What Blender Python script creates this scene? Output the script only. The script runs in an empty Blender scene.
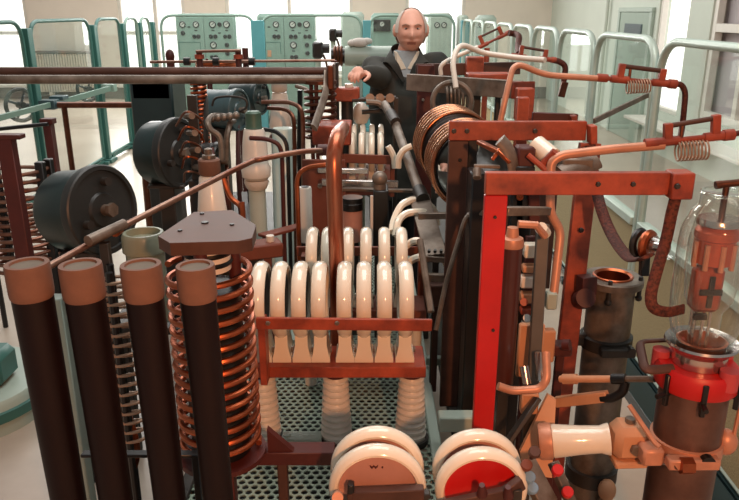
import bpy, bmesh, math, random
from mathutils import Vector as V, Matrix, noise
random.seed(7)
PI = math.pi
scene = bpy.context.scene
COL = scene.collection

# ------------------------------------------------------------------ camera
F, H, TH = 720.0, 1.8, math.radians(18.4)
CT, ST = math.cos(TH), math.sin(TH)
cd = bpy.data.cameras.new('camera'); cam = bpy.data.objects.new('camera', cd); COL.objects.link(cam)
cam.location = (0, 0, H); cam.rotation_euler = (PI/2 - TH, 0, 0)
cd.sensor_fit = 'HORIZONTAL'; cd.sensor_width = 36; cd.lens = 36*F/739; cd.clip_start = .02
scene.camera = cam

def P(px, py, d):
    """world point seen at a picture position, at distance d into the room"""
    u, v = (px-369.5)/F, (250-py)/F
    t = d/(CT + v*ST)
    return V((u*t, d, H + t*(v*CT - ST)))
def S(px, py, d):
    return d/(CT + (250-py)/F*ST)/F

# ------------------------------------------------------------------ mesh builder
def cr(pts, k=6):
    """smooth a polyline"""
    pts = [V(p) for p in pts]
    if len(pts) < 3: return pts
    out = []
    q = [pts[0]*2-pts[1]] + pts + [pts[-1]*2-pts[-2]]
    for i in range(1, len(q)-2):
        a, b, c, d = q[i-1:i+3]
        for j in range(k):
            t = j/k
            out.append(.5*((2*b)+(c-a)*t+(2*a-5*b+4*c-d)*t*t+(3*b-a-3*c+d)*t**3))
    out.append(pts[-1]); return out
def rounded(pts, r, k=5):
    """polyline with its corners rounded to radius r"""
    pts = [V(p) for p in pts]; out = [pts[0]]
    for a, b, c in zip(pts, pts[1:], pts[2:]):
        l = min(r, (a-b).length*.49, (c-b).length*.49)
        p, q = b+(a-b).normalized()*l, b+(c-b).normalized()*l
        for j in range(k+1):
            t = j/k; out.append(p*(1-t)**2 + b*2*t*(1-t) + q*t*t)
    out.append(pts[-1]); return out
def frame(ax):
    ax = V(ax).normalized()
    u = ax.orthogonal().normalized()
    if abs(ax.z) > .99: u = V((1, 0, 0))
    w = ax.cross(u).normalized(); u = w.cross(ax).normalized()
    return u, w, ax

class B:
    def __init__(s): s.v = []; s.f = []; s.m = []; s.mi = 0
    def face(s, f): s.f.append(tuple(f)); s.m.append(s.mi)
    def mat(s, i): s.mi = i; return s
    def tube(s, pts, r, n=10, closed=False, flat=1.0, up=None):
        pts = [V(p) for p in pts]; N = len(pts)
        rs = r if isinstance(r, (list, tuple)) else [r]*N
        if len(rs) != N: rs = [rs[0]+(rs[-1]-rs[0])*i/(N-1) for i in range(N)]
        T = []
        for i in range(N):
            a = pts[i-1] if (i or closed) else pts[0]
            b = pts[(i+1) % N] if (i < N-1 or closed) else pts[-1]
            t = (b-a)
            T.append(t.normalized() if t.length > 1e-9 else V((0, 0, 1)))
        u = V(up) if up else T[0].orthogonal()
        b0 = len(s.v)
        for i in range(N):
            u = (u - T[i]*u.dot(T[i]))
            u = u.normalized() if u.length > 1e-6 else T[i].orthogonal().normalized()
            w = T[i].cross(u)
            for k in range(n):
                a = 2*PI*k/n
                s.v.append(pts[i] + (u*math.cos(a) + w*math.sin(a)*flat)*rs[i])
        for i in range(N if closed else N-1):
            for k in range(n):
                j = (i+1) % N
                s.face((b0+i*n+k, b0+i*n+(k+1) % n, b0+j*n+(k+1) % n, b0+j*n+k))
        if not closed:
            s.face([b0+k for k in range(n)][::-1]); s.face([b0+(N-1)*n+k for k in range(n)])
        return s
    def cyl(s, a, b, r, r2=None, n=20):
        return s.lathe([(0, 0), (r, 0), (r if r2 is None else r2, (V(b)-V(a)).length), (0, (V(b)-V(a)).length)], a, V(b)-V(a), n)
    def lathe(s, prof, o=(0, 0, 0), ax=(0, 0, 1), n=24, closed=False, sx=1.0):
        o = V(o); u, w, x = frame(ax); rows = []
        for r, h in prof:
            if r < 1e-6: s.v.append(o + x*h); rows.append([len(s.v)-1])
            else:
                rows.append(list(range(len(s.v), len(s.v)+n)))
                for k in range(n):
                    a = 2*PI*(k+.5)/n
                    s.v.append(o + x*h + u*(r*math.cos(a)*sx) + w*(r*math.sin(a)))
        pr = list(zip(rows, rows[1:])) + ([(rows[-1], rows[0])] if closed else [])
        for A, C in pr:
            if len(A) == 1 and len(C) == 1: continue
            for k in range(n):
                k2 = (k+1) % n
                if len(A) == 1: s.face((A[0], C[k2], C[k]))
                elif len(C) == 1: s.face((A[k], A[k2], C[0]))
                else: s.face((A[k], A[k2], C[k2], C[k]))
        return s
    def ring(s, c, ax, R, r, n=32, m=10, flat=1.0):
        return s.lathe([(R + r*math.cos(2*PI*k/m), flat*r*math.sin(2*PI*k/m)) for k in range(m)], c, ax, n, True)
    def obox(s, c, X, Y, Z, hx, hy, hz, ch=.0):
        c = V(c); h = (hx, hy, hz); ax = (V(X), V(Y), V(Z)); b0 = len(s.v)
        ch = min(ch, .45*min(h))
        faces = []
        if ch <= 0:
            for i in range(8):
                g = [(1 if i >> k & 1 else -1) for k in range(3)]
                s.v.append(c + sum((ax[k]*(g[k]*h[k]) for k in range(3)), V()))
            faces = [(0, 1, 3, 2), (4, 5, 7, 6), (0, 1, 5, 4), (2, 3, 7, 6), (0, 2, 6, 4), (1, 3, 7, 5)]
        else:
            for i in range(8):
                g = [(1 if i >> k & 1 else -1) for k in range(3)]
                for a in range(3):
                    s.v.append(c + sum((ax[k]*(g[k]*(h[k] - (0 if k == a else ch))) for k in range(3)), V()))
            ix = lambda i, a: i*3+a
            for a in range(3):
                b, d = (a+1) % 3, (a+2) % 3
                for sg in (0, 1):
                    q = [(sg << a) | (x << b) | (y << d) for x, y in ((0, 0), (1, 0), (1, 1), (0, 1))]
                    faces.append(tuple(ix(i, a) for i in q))
                for x in (0, 1):
                    for y in (0, 1):
                        i0 = (x << b) | (y << d); i1 = i0 | (1 << a)
                        faces.append((ix(i0, b), ix(i0, d), ix(i1, d), ix(i1, b)))
            for i in range(8): faces.append((ix(i, 0), ix(i, 1), ix(i, 2)))
        for f in faces:
            p = [s.v[b0+i] for i in f]; m = sum(p, V())/len(p)
            nn = (p[1]-p[0]).cross(p[2]-p[0])
            s.face([b0+i for i in (f if nn.dot(m-c) > 0 else f[::-1])])
        return s
    def box(s, c, size, ch=.002, rz=0, rx=0, ry=0):
        M = Matrix.Rotation(rz, 3, 'Z') @ Matrix.Rotation(ry, 3, 'Y') @ Matrix.Rotation(rx, 3, 'X')
        return s.obox(c, M @ V((1, 0, 0)), M @ V((0, 1, 0)), M @ V((0, 0, 1)), size[0]/2, size[1]/2, size[2]/2, ch)
    def span(s, lo, hi, ch=.002):
        lo, hi = V(lo), V(hi)
        return s.obox((lo+hi)/2, (1, 0, 0), (0, 1, 0), (0, 0, 1), *[abs(x)/2 for x in hi-lo], ch)
    def beam(s, a, b, w, h, up=(0, 0, 1), ch=.002):
        """square bar from a to b; h along up, w across"""
        a, b = V(a), V(b); x = (b-a).normalized(); up = V(up)
        y = up.cross(x)
        if y.length < 1e-4: y = V((0, 1, 0)).cross(x)
        y.normalize(); z = x.cross(y).normalized()
        return s.obox((a+b)/2, x, y, z, (b-a).length/2, w/2, h/2, ch)
    def prism(s, poly, ex):
        b0 = len(s.v); n = len(poly); ex = V(ex)
        s.v += [V(p) for p in poly] + [V(p)+ex for p in poly]
        s.face([b0+i for i in range(n)][::-1]); s.face([b0+n+i for i in range(n)])
        for i in range(n): s.face((b0+i, b0+(i+1) % n, b0+n+(i+1) % n, b0+n+i))
        return s
    def helix(s, o, ax, R, r, turns, length, n=8, seg=28, ph=0, taper=1.0):
        u, w, x = frame(ax); o = V(o); N = int(turns*seg)
        pts = []
        for i in range(N+1):
            a = 2*PI*i/seg+ph; k = i/N; RR = R*(1+(taper-1)*k)
            pts.append(o + x*(length*k) + (u*math.cos(a)+w*math.sin(a))*RR)
        return s.tube(pts, r, n)
    def ell(s, c, rx, ry, rz, n=16, m=10, M=None):
        b0 = len(s.v); c = V(c); M = M or Matrix.Identity(3)
        for i in range(m+1):
            th = PI*i/m
            for k in range(n):
                a = 2*PI*k/n
                s.v.append(c + M @ V((rx*math.sin(th)*math.cos(a), ry*math.sin(th)*math.sin(a), rz*math.cos(th))))
        for i in range(m):
            for k in range(n):
                k2 = (k+1) % n
                s.face((b0+i*n+k, b0+(i+1)*n+k, b0+(i+1)*n+k2, b0+i*n+k2))
        return s
    def bolt(s, c, ax, r=.006, h=.005):
        return s.lathe([(0, 0), (r, 0), (r, h*.7), (r*.8, h), (0, h)], c, ax, 6)
    def empty(s): return not s.v

# ------------------------------------------------------------------ things
ALL = []
class Thing:
    def __init__(s, name, label, cat, group=None, kind=None):
        s.name, s.label, s.cat, s.group, s.kind = name, label, cat, group, kind
        s.parts = []; ALL.append(s)
    def add(s, name, b, mats, parent=None, label=None, kind=None):
        p = dict(name=name, b=b, mats=mats if isinstance(mats, (list, tuple)) else [mats], parent=parent, label=label, kind=kind, o=None)
        s.parts.append(p); return p
def mesh_obj(name, b, mats, org, sharp=.65):
    me = bpy.data.meshes.new(name)
    bm = bmesh.new()
    vs = [bm.verts.new(p-org) for p in b.v]
    for f, m in zip(b.f, b.m):
        try:
            q = bm.faces.new([vs[i] for i in f]); q.material_index = m; q.smooth = True
        except ValueError: pass
    bmesh.ops.remove_doubles(bm, verts=bm.verts, dist=1e-6)
    bmesh.ops.recalc_face_normals(bm, faces=bm.faces)
    bm.to_mesh(me); bm.free()
    for m in mats: me.materials.append(m)
    me.set_sharp_from_angle(angle=sharp)
    o = bpy.data.objects.new(name, me); COL.objects.link(o); return o
def finish():
    for t in ALL:
        pts = [p for q in t.parts for p in q['b'].v]
        lo = V([min(p[k] for p in pts) for k in range(3)]); hi = V([max(p[k] for p in pts) for k in range(3)])
        org = V(((lo.x+hi.x)/2, (lo.y+hi.y)/2, lo.z))
        if len(t.parts) == 1:
            q = t.parts[0]; root = mesh_obj(t.name, q['b'], q['mats'], org); root.location = org
        else:
            root = bpy.data.objects.new(t.name, None); COL.objects.link(root); root.location = org
            root.empty_display_size = .05
            for q in t.parts:
                o = mesh_obj(q['name'], q['b'], q['mats'], org); q['o'] = o
                o.parent = q['parent']['o'] if q['parent'] else root
                if q['label']: o['label'] = q['label']
                if q['kind']: o['kind'] = q['kind']
        if t.kind: root['kind'] = t.kind
        if t.label: root['label'] = t.label
        if t.cat: root['category'] = t.cat
        if t.group: root['group'] = t.group
def one(name, label, cat, b, mats, group=None, kind=None):
    t = Thing(name, label, cat, group, kind); t.add(name, b, mats); return t
def struct(name, b, mats):
    return one(name, None, None, b, mats, kind='structure')

# ------------------------------------------------------------------ materials
def lin(c): return tuple(((x/255)/12.92 if x/255 <= .04045 else ((x/255+.055)/1.055)**2.4) for x in c)
def mat(name, rgb, rough=.5, metal=0.0, var=.18, scale=14, bump=0.0, rgb2=None, coat=0.0, stretch=None, spec=.5, lo=.35, hi=.7):
    m = bpy.data.materials.new(name); m.use_nodes = True
    nt = m.node_tree; N, L = nt.nodes, nt.links
    bs = N['Principled BSDF']
    c = lin(rgb); c2 = lin(rgb2) if rgb2 else tuple(x*(1-var) for x in c)
    tc = N.new('ShaderNodeTexCoord'); src = tc.outputs['Object']
    if stretch:
        mp = N.new('ShaderNodeMapping'); mp.inputs['Scale'].default_value = stretch
        L.new(src, mp.inputs['Vector']); src = mp.outputs['Vector']
    nz = N.new('ShaderNodeTexNoise'); nz.inputs['Scale'].default_value = scale; nz.inputs['Detail'].default_value = 6
    nz.inputs['Roughness'].default_value = .62
    L.new(src, nz.inputs['Vector'])
    cp = N.new('ShaderNodeValToRGB'); cp.color_ramp.elements[0].position = lo; cp.color_ramp.elements[1].position = hi
    cp.color_ramp.elements[0].color = (*c2, 1); cp.color_ramp.elements[1].color = (*c, 1)
    L.new(nz.outputs['Fac'], cp.inputs['Fac']); L.new(cp.outputs['Color'], bs.inputs['Base Color'])
    mr = N.new('ShaderNodeMapRange'); mr.inputs['To Min'].default_value = max(.03, rough-.08); mr.inputs['To Max'].default_value = min(1, rough+.1)
    L.new(nz.outputs['Fac'], mr.inputs['Value']); L.new(mr.outputs['Result'], bs.inputs['Roughness'])
    bs.inputs['Metallic'].default_value = metal; bs.inputs['Coat Weight'].default_value = coat
    bs.inputs['Specular IOR Level'].default_value = spec
    if bump:
        bp = N.new('ShaderNodeBump'); bp.inputs['Strength'].default_value = bump; bp.inputs['Distance'].default_value = .004
        L.new(nz.outputs['Fac'], bp.inputs['Height']); L.new(bp.outputs['Normal'], bs.inputs['Normal'])
    return m
def emis(name, rgb, st):
    m = bpy.data.materials.new(name); m.use_nodes = True; N = m.node_tree.nodes; L = m.node_tree.links
    N.remove(N['Principled BSDF']); e = N.new('ShaderNodeEmission'); e.inputs['Color'].default_value = (*lin(rgb), 1); e.inputs['Strength'].default_value = st
    L.new(e.outputs[0], N['Material Output'].inputs[0]); return m
def glassy(name, tint, ior=1.45, gl=.03, haze=0.0):
    m = bpy.data.materials.new(name); m.use_nodes = True; N = m.node_tree.nodes; L = m.node_tree.links
    N.remove(N['Principled BSDF'])
    tr = N.new('ShaderNodeBsdfTransparent'); tr.inputs[0].default_value = (*tint, 1)
    gs = N.new('ShaderNodeBsdfGlossy'); gs.inputs['Roughness'].default_value = gl; gs.inputs['Color'].default_value = (.95, 1, .98, 1)
    lw = N.new('ShaderNodeLayerWeight'); pw = N.new('ShaderNodeMath'); pw.operation = 'POWER'; pw.inputs[1].default_value = 4.0 if ior < 1.5 else 2.0
    fr = N.new('ShaderNodeMath'); fr.operation = 'MULTIPLY_ADD'; fr.inputs[1].default_value = ior-1; fr.inputs[2].default_value = .03
    L.new(lw.outputs['Facing'], pw.inputs[0]); L.new(pw.outputs[0], fr.inputs[0])
    nz = N.new('ShaderNodeTexNoise'); nz.inputs['Scale'].default_value = 3
    mx = N.new('ShaderNodeMixShader'); L.new(fr.outputs[0], mx.inputs[0])
    last = tr.outputs[0]
    if haze:
        df = N.new('ShaderNodeBsdfDiffuse'); df.inputs[0].default_value = (.75, .85, .8, 1)
        m2 = N.new('ShaderNodeMixShader'); mu = N.new('ShaderNodeMath'); mu.operation = 'MULTIPLY'; mu.inputs[1].default_value = haze*2
        L.new(nz.outputs['Fac'], mu.inputs[0]); L.new(mu.outputs[0], m2.inputs[0]); L.new(tr.outputs[0], m2.inputs[1]); L.new(df.outputs[0], m2.inputs[2]); last = m2.outputs[0]
    L.new(last, mx.inputs[1]); L.new(gs.outputs[0], mx.inputs[2]); L.new(mx.outputs[0], N['Material Output'].inputs[0])
    return m
def perforated(name, rgb, pitch=.026, hole=.37):
    m = mat(name, rgb, .45, .3, .25, 9)
    N, L = m.node_tree.nodes, m.node_tree.links; bs = N['Principled BSDF']
    tc = N.new('ShaderNodeTexCoord')
    def vm(op, a, b=None):
        n = N.new('ShaderNodeVectorMath'); n.operation = op
        if isinstance(a, tuple): n.inputs[0].default_value = a
        else: L.new(a, n.inputs[0])
        if b is not None:
            if isinstance(b, tuple): n.inputs[1].default_value = b
            else: L.new(b, n.inputs[1])
        return n
    p = vm('MULTIPLY', tc.outputs['Object'], (1/pitch, 1/pitch, 0)).outputs[0]
    p = vm('ADD', p, (500, 500*1.7320508, 0)).outputs[0]
    ds = []
    for off in ((0, 0, 0), (.5, .8660254, 0)):
        q = vm('ADD', p, off).outputs[0]
        q = vm('DIVIDE', q, (1, 1.7320508, 1)).outputs[0]
        q = vm('FRACTION', q).outputs[0]
        q = vm('SUBTRACT', q, (.5, .5, 0)).outputs[0]
        q = vm('MULTIPLY', q, (1, 1.7320508, 0)).outputs[0]
        ds.append(vm('LENGTH', q).outputs['Value'])
    mn = N.new('ShaderNodeMath'); mn.operation = 'MINIMUM'; L.new(ds[0], mn.inputs[0]); L.new(ds[1], mn.inputs[1])
    gt = N.new('ShaderNodeMath'); gt.operation = 'GREATER_THAN'; gt.inputs[1].default_value = hole; L.new(mn.outputs[0], gt.inputs[0])
    L.new(gt.outputs[0], bs.inputs['Alpha'])
    return m

M = {}
M['floor'] = mat('floor_lino', (190, 176, 160), .3, 0, .12, 1.2, rgb2=(166, 150, 134))
M['wall'] = mat('wall_plaster', (236, 226, 212), .9, 0, .06, 2)
M['wallgreen'] = mat('wall_pale_plaster', (204, 212, 200), .9, 0, .06, 2)
M['trim'] = mat('trim_paint', (120, 108, 98), .6, 0, .1)
M['white_paint'] = mat('white_paint', (226, 222, 212), .5, 0, .08)
M['sky'] = emis('window_daylight', (255, 250, 244), 1.9)
M['curtain'] = mat('curtain_cloth', (186, 178, 180), .9, 0, .2, 6, stretch=(30, 30, 1))
M['beige'] = mat('beige_board', (186, 170, 128), .75, 0, .2, 160, rgb2=(140, 124, 88))
M['mint'] = mat('mint_enamel', (128, 156, 144), .4, 0, .08, 5)
M['mint_lt'] = mat('pale_mint_paint', (168, 184, 172), .4, 0, .1, 6)
M['doorleaf'] = mat('grey_green_door', (150, 168, 154), .5, 0, .1, 4)
M['tealcap'] = mat('green_cap', (66, 98, 82), .5, 0, .2, 9)
M['shaftmint'] = mat('dull_mint_paint', (98, 128, 116), .45, 0, .12, 6)
M['midsteel'] = mat('mid_grey_steel', (96, 92, 86), .42, .3, .25, 9)
M['teal'] = mat('teal_paint', (56, 108, 100), .4, 0, .14, 6)
M['teal_blue'] = mat('blue_teal_paint', (84, 150, 156), .4, 0, .1, 6)
M['tealdark'] = mat('dark_teal_enamel', (30, 50, 52), .33, 0, .3, 5)
M['steelblue'] = mat('blue_grey_enamel', (62, 86, 92), .35, 0, .2, 5)
M['alu_green'] = mat('pale_anodised_frame', (186, 204, 192), .35, .1, .12, 5)
M['black'] = mat('black_enamel', (16, 17, 18), .35, 0, .3, 10)
M['blackrub'] = mat('black_rubber', (18, 17, 16), .6, 0, .2, 10)
M['bake'] = mat('dark_bakelite', (24, 9, 8), .5, 0, .35, 7, spec=.25)
M['cap'] = mat('tan_fibre_cap', (118, 84, 68), .75, 0, .2, 30, bump=.15)
M['capin'] = mat('grey_fibre_end', (112, 104, 92), .85, 0, .2, 30)
M['copper'] = mat('copper', (196, 104, 66), .3, .9, .4, 12)
M['copperdk'] = mat('aged_copper', (112, 68, 50), .38, .8, .5, 18)
M['copperlt'] = mat('pink_copper', (212, 150, 120), .4, .25, .25, 14)
M['coppergrey'] = mat('tarnished_copper', (150, 122, 106), .38, .75, .35, 9, rgb2=(110, 66, 50))
M['coppershine'] = mat('polished_copper', (200, 146, 112), .22, .9, .3, 10, rgb2=(150, 94, 66))
M['porc'] = mat('glazed_porcelain', (238, 228, 208), .14, 0, .05, 6, coat=.5)
M['porcgrey'] = mat('white_porcelain', (226, 220, 208), .28, 0, .08, 8, coat=.2)
M['porcmint'] = mat('mint_porcelain', (192, 208, 198), .3, 0, .08, 8)
M['knobred'] = mat('pinkish_red_knob', (190, 70, 74), .5)
M['resbrown'] = mat('brown_glazed_tube', (78, 36, 28), .32, 0, .25, 8, coat=.2)
M['pipecopper'] = mat('half_tarnished_copper', (176, 122, 96), .3, .75, .3, 5, rgb2=(160, 70, 40), stretch=(6, 6, 1.2))
M['springwire'] = mat('pale_spring_wire', (186, 150, 124), .4, .4, .2, 10)
M['lidbrown'] = mat('brown_black_lid', (40, 44, 44), .45, 0, .35, 9)
M['jacketsteel'] = mat('brown_worn_steel', (124, 94, 82), .36, .5, .3, 6, rgb2=(82, 58, 50))
M['anode'] = mat('red_copper_anode', (206, 96, 60), .35, .5, .3, 14)
M['pot'] = mat('grey_green_glaze', (138, 144, 124), .3, 0, .12, 8)
M['salmon'] = mat('salmon_electrode', (190, 138, 122), .5, .1, .12, 20)
M['red'] = mat('red_oxide_paint', (182, 80, 50), .45, 0, .35, 10, rgb2=(112, 44, 28))
M['redbright'] = mat('red_paint_with_glow', (196, 20, 18), .42, 0, .2, 9)  # red glow on post, collar and disc face put into the colour
M['reddk'] = mat('dark_red_paint', (82, 28, 22), .5, 0, .35, 9)
M['brownrail'] = mat('brown_fibre_bar', (120, 62, 44), .6, 0, .25, 12)
M['steel'] = mat('worn_steel', (146, 134, 122), .42, .4, .3, 9, rgb2=(92, 78, 66))
M['steeldk'] = mat('dark_steel', (62, 58, 54), .45, .3, .4, 9)
M['steelred'] = mat('rusty_steel', (96, 66, 56), .55, .4, .4, 8)
M['silver'] = mat('silvered_metal', (205, 200, 196), .18, .95, .15, 9)
M['perf'] = perforated('perforated_sheet', (150, 166, 148))
M['flesh'] = mat('skin', (232, 176, 154), .55, 0, .12, 30)
M['lip'] = mat('lips', (196, 126, 110), .5)
M['eyew'] = mat('eye_white', (205, 198, 190), .3)
M['eyed'] = mat('eye_dark', (38, 30, 26), .3)
M['hair'] = mat('white_hair', (214, 204, 192), .8, 0, .2, 60)
M['brow'] = mat('grey_brow', (188, 150, 130), .8)
M['jacket'] = mat('dark_olive_cloth', (58, 58, 51), .85, 0, .4, 8, bump=.5, rgb2=(38, 38, 35))
M['shirt'] = mat('grey_shirt', (150, 160, 164), .85, 0, .15, 20)
M['vest'] = mat('cream_undershirt', (216, 206, 186), .85)
M['trouser'] = mat('dark_trousers', (36, 36, 40), .85)
M['glass'] = glassy('sheet_glass', (.965, .985, .975), 1.35, .02, .028)
M['tubeglass'] = glassy('valve_glass', (.97, .97, .95), 1.9, .02, .015)
M['braid'] = mat('copper_braid', (112, 56, 42), .6, .4, .5, 140, rgb2=(50, 22, 18), bump=.6)
M['grille'] = mat('cream_radiator', (206, 196, 178), .5, 0, .1)
M['gface'] = mat('gauge_face', (190, 196, 188), .4, 0, .06)
M['bluecap'] = mat('blue_cap', (124, 160, 190), .5)
M['cloth'] = mat('white_rag', (220, 214, 206), .9, 0, .15, 20)
M['orangeboard'] = mat('tan_insulating_board', (206, 150, 112), .6, 0, .15, 10)
# ================================================================== the hall
XL, XR, YB = -3.27, 1.40, 11.35          # the glass enclosure
b = B(); b.span((-12, -1.5, -.1), (5, 18, 0), 0); struct('floor', b, M['floor'])
WY, WX = 15.8, 3.8
# back wall with tall windows
wins = [(-9.2, -7.1), (-5.15, -3.75)]
def wall_with(name, axis, at, a0, a1, z1, holes, m, th=.25):
    """wall along x (axis 0, at y) or along y (axis 1, at x), holes = (a0,a1,z0,z1)"""
    b = B(); cur = a0
    def seg(p, q, z0, z2):
        if axis == 0: b.span((p, at, z0), (q, at+th, z2), 0)
        else: b.span((at, p, z0), (at+th, q, z2), 0)
    for h in sorted(holes):
        seg(cur, h[0], 0, z1)
        if h[2] > 0: seg(h[0], h[1], 0, h[2])
        if h[3] < z1: seg(h[0], h[1], h[3], z1)
        cur = h[1]
    seg(cur, a1, 0, z1); struct(name, b, m)
bh = [(-9.6, -7.15, .3, 4.2), (-5.25, -3.85, .3, 4.2), (-3.0, -.35, .5, 4.2), (.75, 2.0, .5, 4.2)]
wall_with('wall_back', 0, WY, -12, WX, 4.8, bh, M['wall'])
rh = [(7.0, 8.4, .62, 3.6), (9.0, 9.95, .55, 4.2)]
wall_with('wall_right', 1, WX, 5.5, WY, 4.8, rh, M['wallgreen'])
b = B(); b.span((-12.25, 4, 0), (-12, 16.05, 4.8), 0); struct('wall_left', b, M['wall'])
def window(name, axis, at, h, vm, hm, fr=.07, curtain=False):
    t = Thing(name, None, None, kind='structure')
    f = B()
    def bar(a0, a1, z0, z1):
        if axis == 0: f.span((a0, at+.02, z0), (a1, at+.1, z1), .004)
        else: f.span((at+.02, a0, z0), (at+.1, a1, z1), .004)
    a0, a1, z0, z1 = h
    bar(a0, a0+fr, z0, z1); bar(a1-fr, a1, z0, z1); bar(a0+fr, a1-fr, z0, z0+fr); bar(a0+fr, a1-fr, z1-fr, z1)
    for v in vm: bar(a0+(a1-a0)*v-fr/2, a0+(a1-a0)*v+fr/2, z0+fr, z1-fr)
    for z in hm:
        cuts = [a0+fr] + [x for v in vm for x in (a0+(a1-a0)*v-fr/2, a0+(a1-a0)*v+fr/2)] + [a1-fr]
        for p, q in zip(cuts[::2], cuts[1::2]): bar(p, q, z-fr/2, z+fr/2)
    t.add('window_frame', f, M['white_paint'])
    g = B()
    if axis == 0: g.span((a0, at+.15, z0), (a1, at+.17, z1), 0)
    else: g.span((at+.15, a0, z0), (at+.17, a1, z1), 0)
    t.add('window_pane', g, M['curtain'] if curtain else M['sky'])
    if axis == 0:
        s = B(); s.span((a0-.1, at-.18, z0-.06), (a1+.1, at+.02, z0), .01); t.add('window_sill', s, M['white_paint'])
window('window_1', 0, WY, bh[0], (.5,), (1.35, 2.6))
window('window_2', 0, WY, bh[1], (.55,), (1.35, 2.6))
window('window_3', 0, WY, bh[2], (.5,), (3.0,))
window('window_6', 0, WY, bh[3], (), (3.0,))
window('window_4', 1, WX, rh[0], (.45,), (1.62, 2.4), .09, True)
window('window_5', 1, WX, rh[1], (), (3.3,), .05)
# door with a vent in the right wall
t = Thing('door_1', None, None, kind='structure')
b = B(); y0, y1 = 10.15, 11.35
b.span((WX-.05, y0-.08, 0), (WX-.001, y0, 1.78), .004); b.span((WX-.05, y1, 0), (WX-.001, y1+.08, 1.78), .004); b.span((WX-.05, y0-.08, 1.781), (WX-.001, y1+.08, 1.84), .004)
t.add('door_frame', b, M['mint_lt'])
b = B(); b.span((WX-.035, y0+.002, 0.004), (WX-.002, y1-.002, 1.778), .004); t.add('door_leaf', b, M['doorleaf'])
b = B(); b.span((WX-.045, y0+.25, 1.42), (WX-.036, y1-.25, 1.62), .002)
for k in range(8): b.span((WX-.053, y0+.27, 1.43+k*.023), (WX-.046, y1-.27, 1.442+k*.023), 0)
t.add('vent', b, M['steelblue'])
b = B(); b.span((-12, WY-.03, 0), (WX, WY-.001, .24), .004); struct('baseboard_back', b, M['trim'])
b = B(); b.cyl((WX-.06, 11.95, 0), (WX-.06, 11.95, 4.6), .03, n=12); one('heating_pipe', 'thin pale vertical pipe running up the right wall past the vented door', 'pipe', b, M['wallgreen'])
b = B(); b.span((WX-.3, 6.6, .40), (WX-.001, 10.0, .44), .008); struct('trim_1', b, M['white_paint'])

# radiator under the wall between the windows
t = Thing('radiator', 'cream ribbed radiator standing against the pale back wall', 'radiator')
b = B()
x0, x1 = P(38, 70, 15.5).x, P(93, 70, 15.5).x
n = 22
for k in range(n):
    x = x0+(x1-x0)*k/(n-1); b.span((x-.022, 15.52, .16), (x+.022, 15.66, .95), .012)
t.add('column', b, M['grille'], kind='stuff')
b = B(); b.span((x0-.03, 15.48, .96), (x1+.03, 15.7, 1.0), .006); t.add('top_shelf', b, M['trim'])
b = B()
for x in (x0+.2, x1-.2): b.span((x-.03, 15.5, 0), (x+.03, 15.66, .16), .004)
t.add('foot', b, M['grille'])

# ---------------------------------------------------------------- glass enclosure
def panel(p, q, zt, label, fm, rail=None, board=None, group='glass partition panels', r=.2, tr=.02, z0=.06, feet=True, name='glass_partition'):
    """one framed pane standing from p to q (x,y)"""
    p, q = V((*p, 0)), V((*q, 0)); u = (q-p).normalized(); L = (q-p).length; nrm = V((-u.y, u.x, 0))
    t = Thing(name, label, 'partition', group)
    Z = V((0, 0, 1)); zb = rail if rail else z0
    path = [p+Z*z0, p+Z*zt, q+Z*zt, q+Z*z0]
    f = B(); f.tube(rounded(path, r, 8), tr, 10)
    f.tube([p+Z*(z0+tr), q+Z*(z0+tr)], tr*.8, 8)
    t.add('frame', f, fm)
    if feet:
        f = B()
        for e in (p+u*.04, q-u*.04): f.obox(e+Z*.02, u, nrm, Z, .035, .07, .02, .004)
        f.obox((p+q)/2+Z*.045, u, nrm, Z, L/2-.06, .02, .015, 0)
        t.add('foot_rail', f, M['teal'] if fm is M['teal'] else M['tealdark'])
    pts = []
    g = B(); w = .003
    poly = [p+Z*zb+u*tr] + [x for x in rounded([p+Z*zb+u*tr, p+Z*(zt-tr)+u*tr, q+Z*(zt-tr)-u*tr, q+Z*zb-u*tr], r-tr, 8)][1:]
    g.prism([x-nrm*w for x in poly], nrm*2*w); t.add('glass_pane', g, M['glass'])
    if rail:
        f = B(); f.obox((p+q)/2+Z*rail, u, nrm, Z, L/2-tr, .03, .022, .004); t.add('mid_rail', f, M['alu_green'])
    if board:
        f = B(); f.obox((p+q)/2+Z*(z0+rail)/2, u, nrm, Z, L/2-tr-.002, .012, (rail-z0)/2-.03, .002); t.add('lower_board', f, board)
ry = [(1.95, 3.57), (3.62, 4.6), (4.64, 5.5), (5.54, 6.4), (6.44, 7.3), (7.34, 8.25), (8.29, 9.2), (9.24, 10.2), (10.24, 11.2)]
rl = ['wide glass partition panel beside the glass valve, beige board below it',
      'glass panel of the right partition, next beyond the wide one, in front of the vented door',
      'third glass panel of the right partition counting away from the glass valve',
      'fourth glass panel of the right partition counting away from the glass valve',
      'fifth glass panel of the right partition counting away from the glass valve',
      'sixth glass panel of the right partition counting away from the glass valve',
      'seventh glass panel of the right partition counting away from the glass valve',
      'second glass panel from the back corner of the right partition',
      'glass panel of the right partition touching the back corner']
for (a, c), l in zip(ry, rl): panel((XR, a), (XR, c), 1.665, l, M['alu_green'], .75, M['beige'])
ly = [(5.2, 7.06), (7.24, 8.78), (8.98, 9.86), (10.05, 10.62), (10.74, 11.2)]
ll = ['left glass partition panel with the nearest handwheel, by the bright window',
      'wide glass partition panel in front of the cream radiator',
      'narrow glass panel of the left partition, next beyond the radiator panel',
      'narrow glass panel of the left partition, second from the back corner',
      'narrow glass panel of the left partition touching the back corner']
for (a, c), l in zip(ly, ll): panel((XL, a), (XL, c), 1.70, l, M['teal'] if a < 9 else M['mint'])
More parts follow.
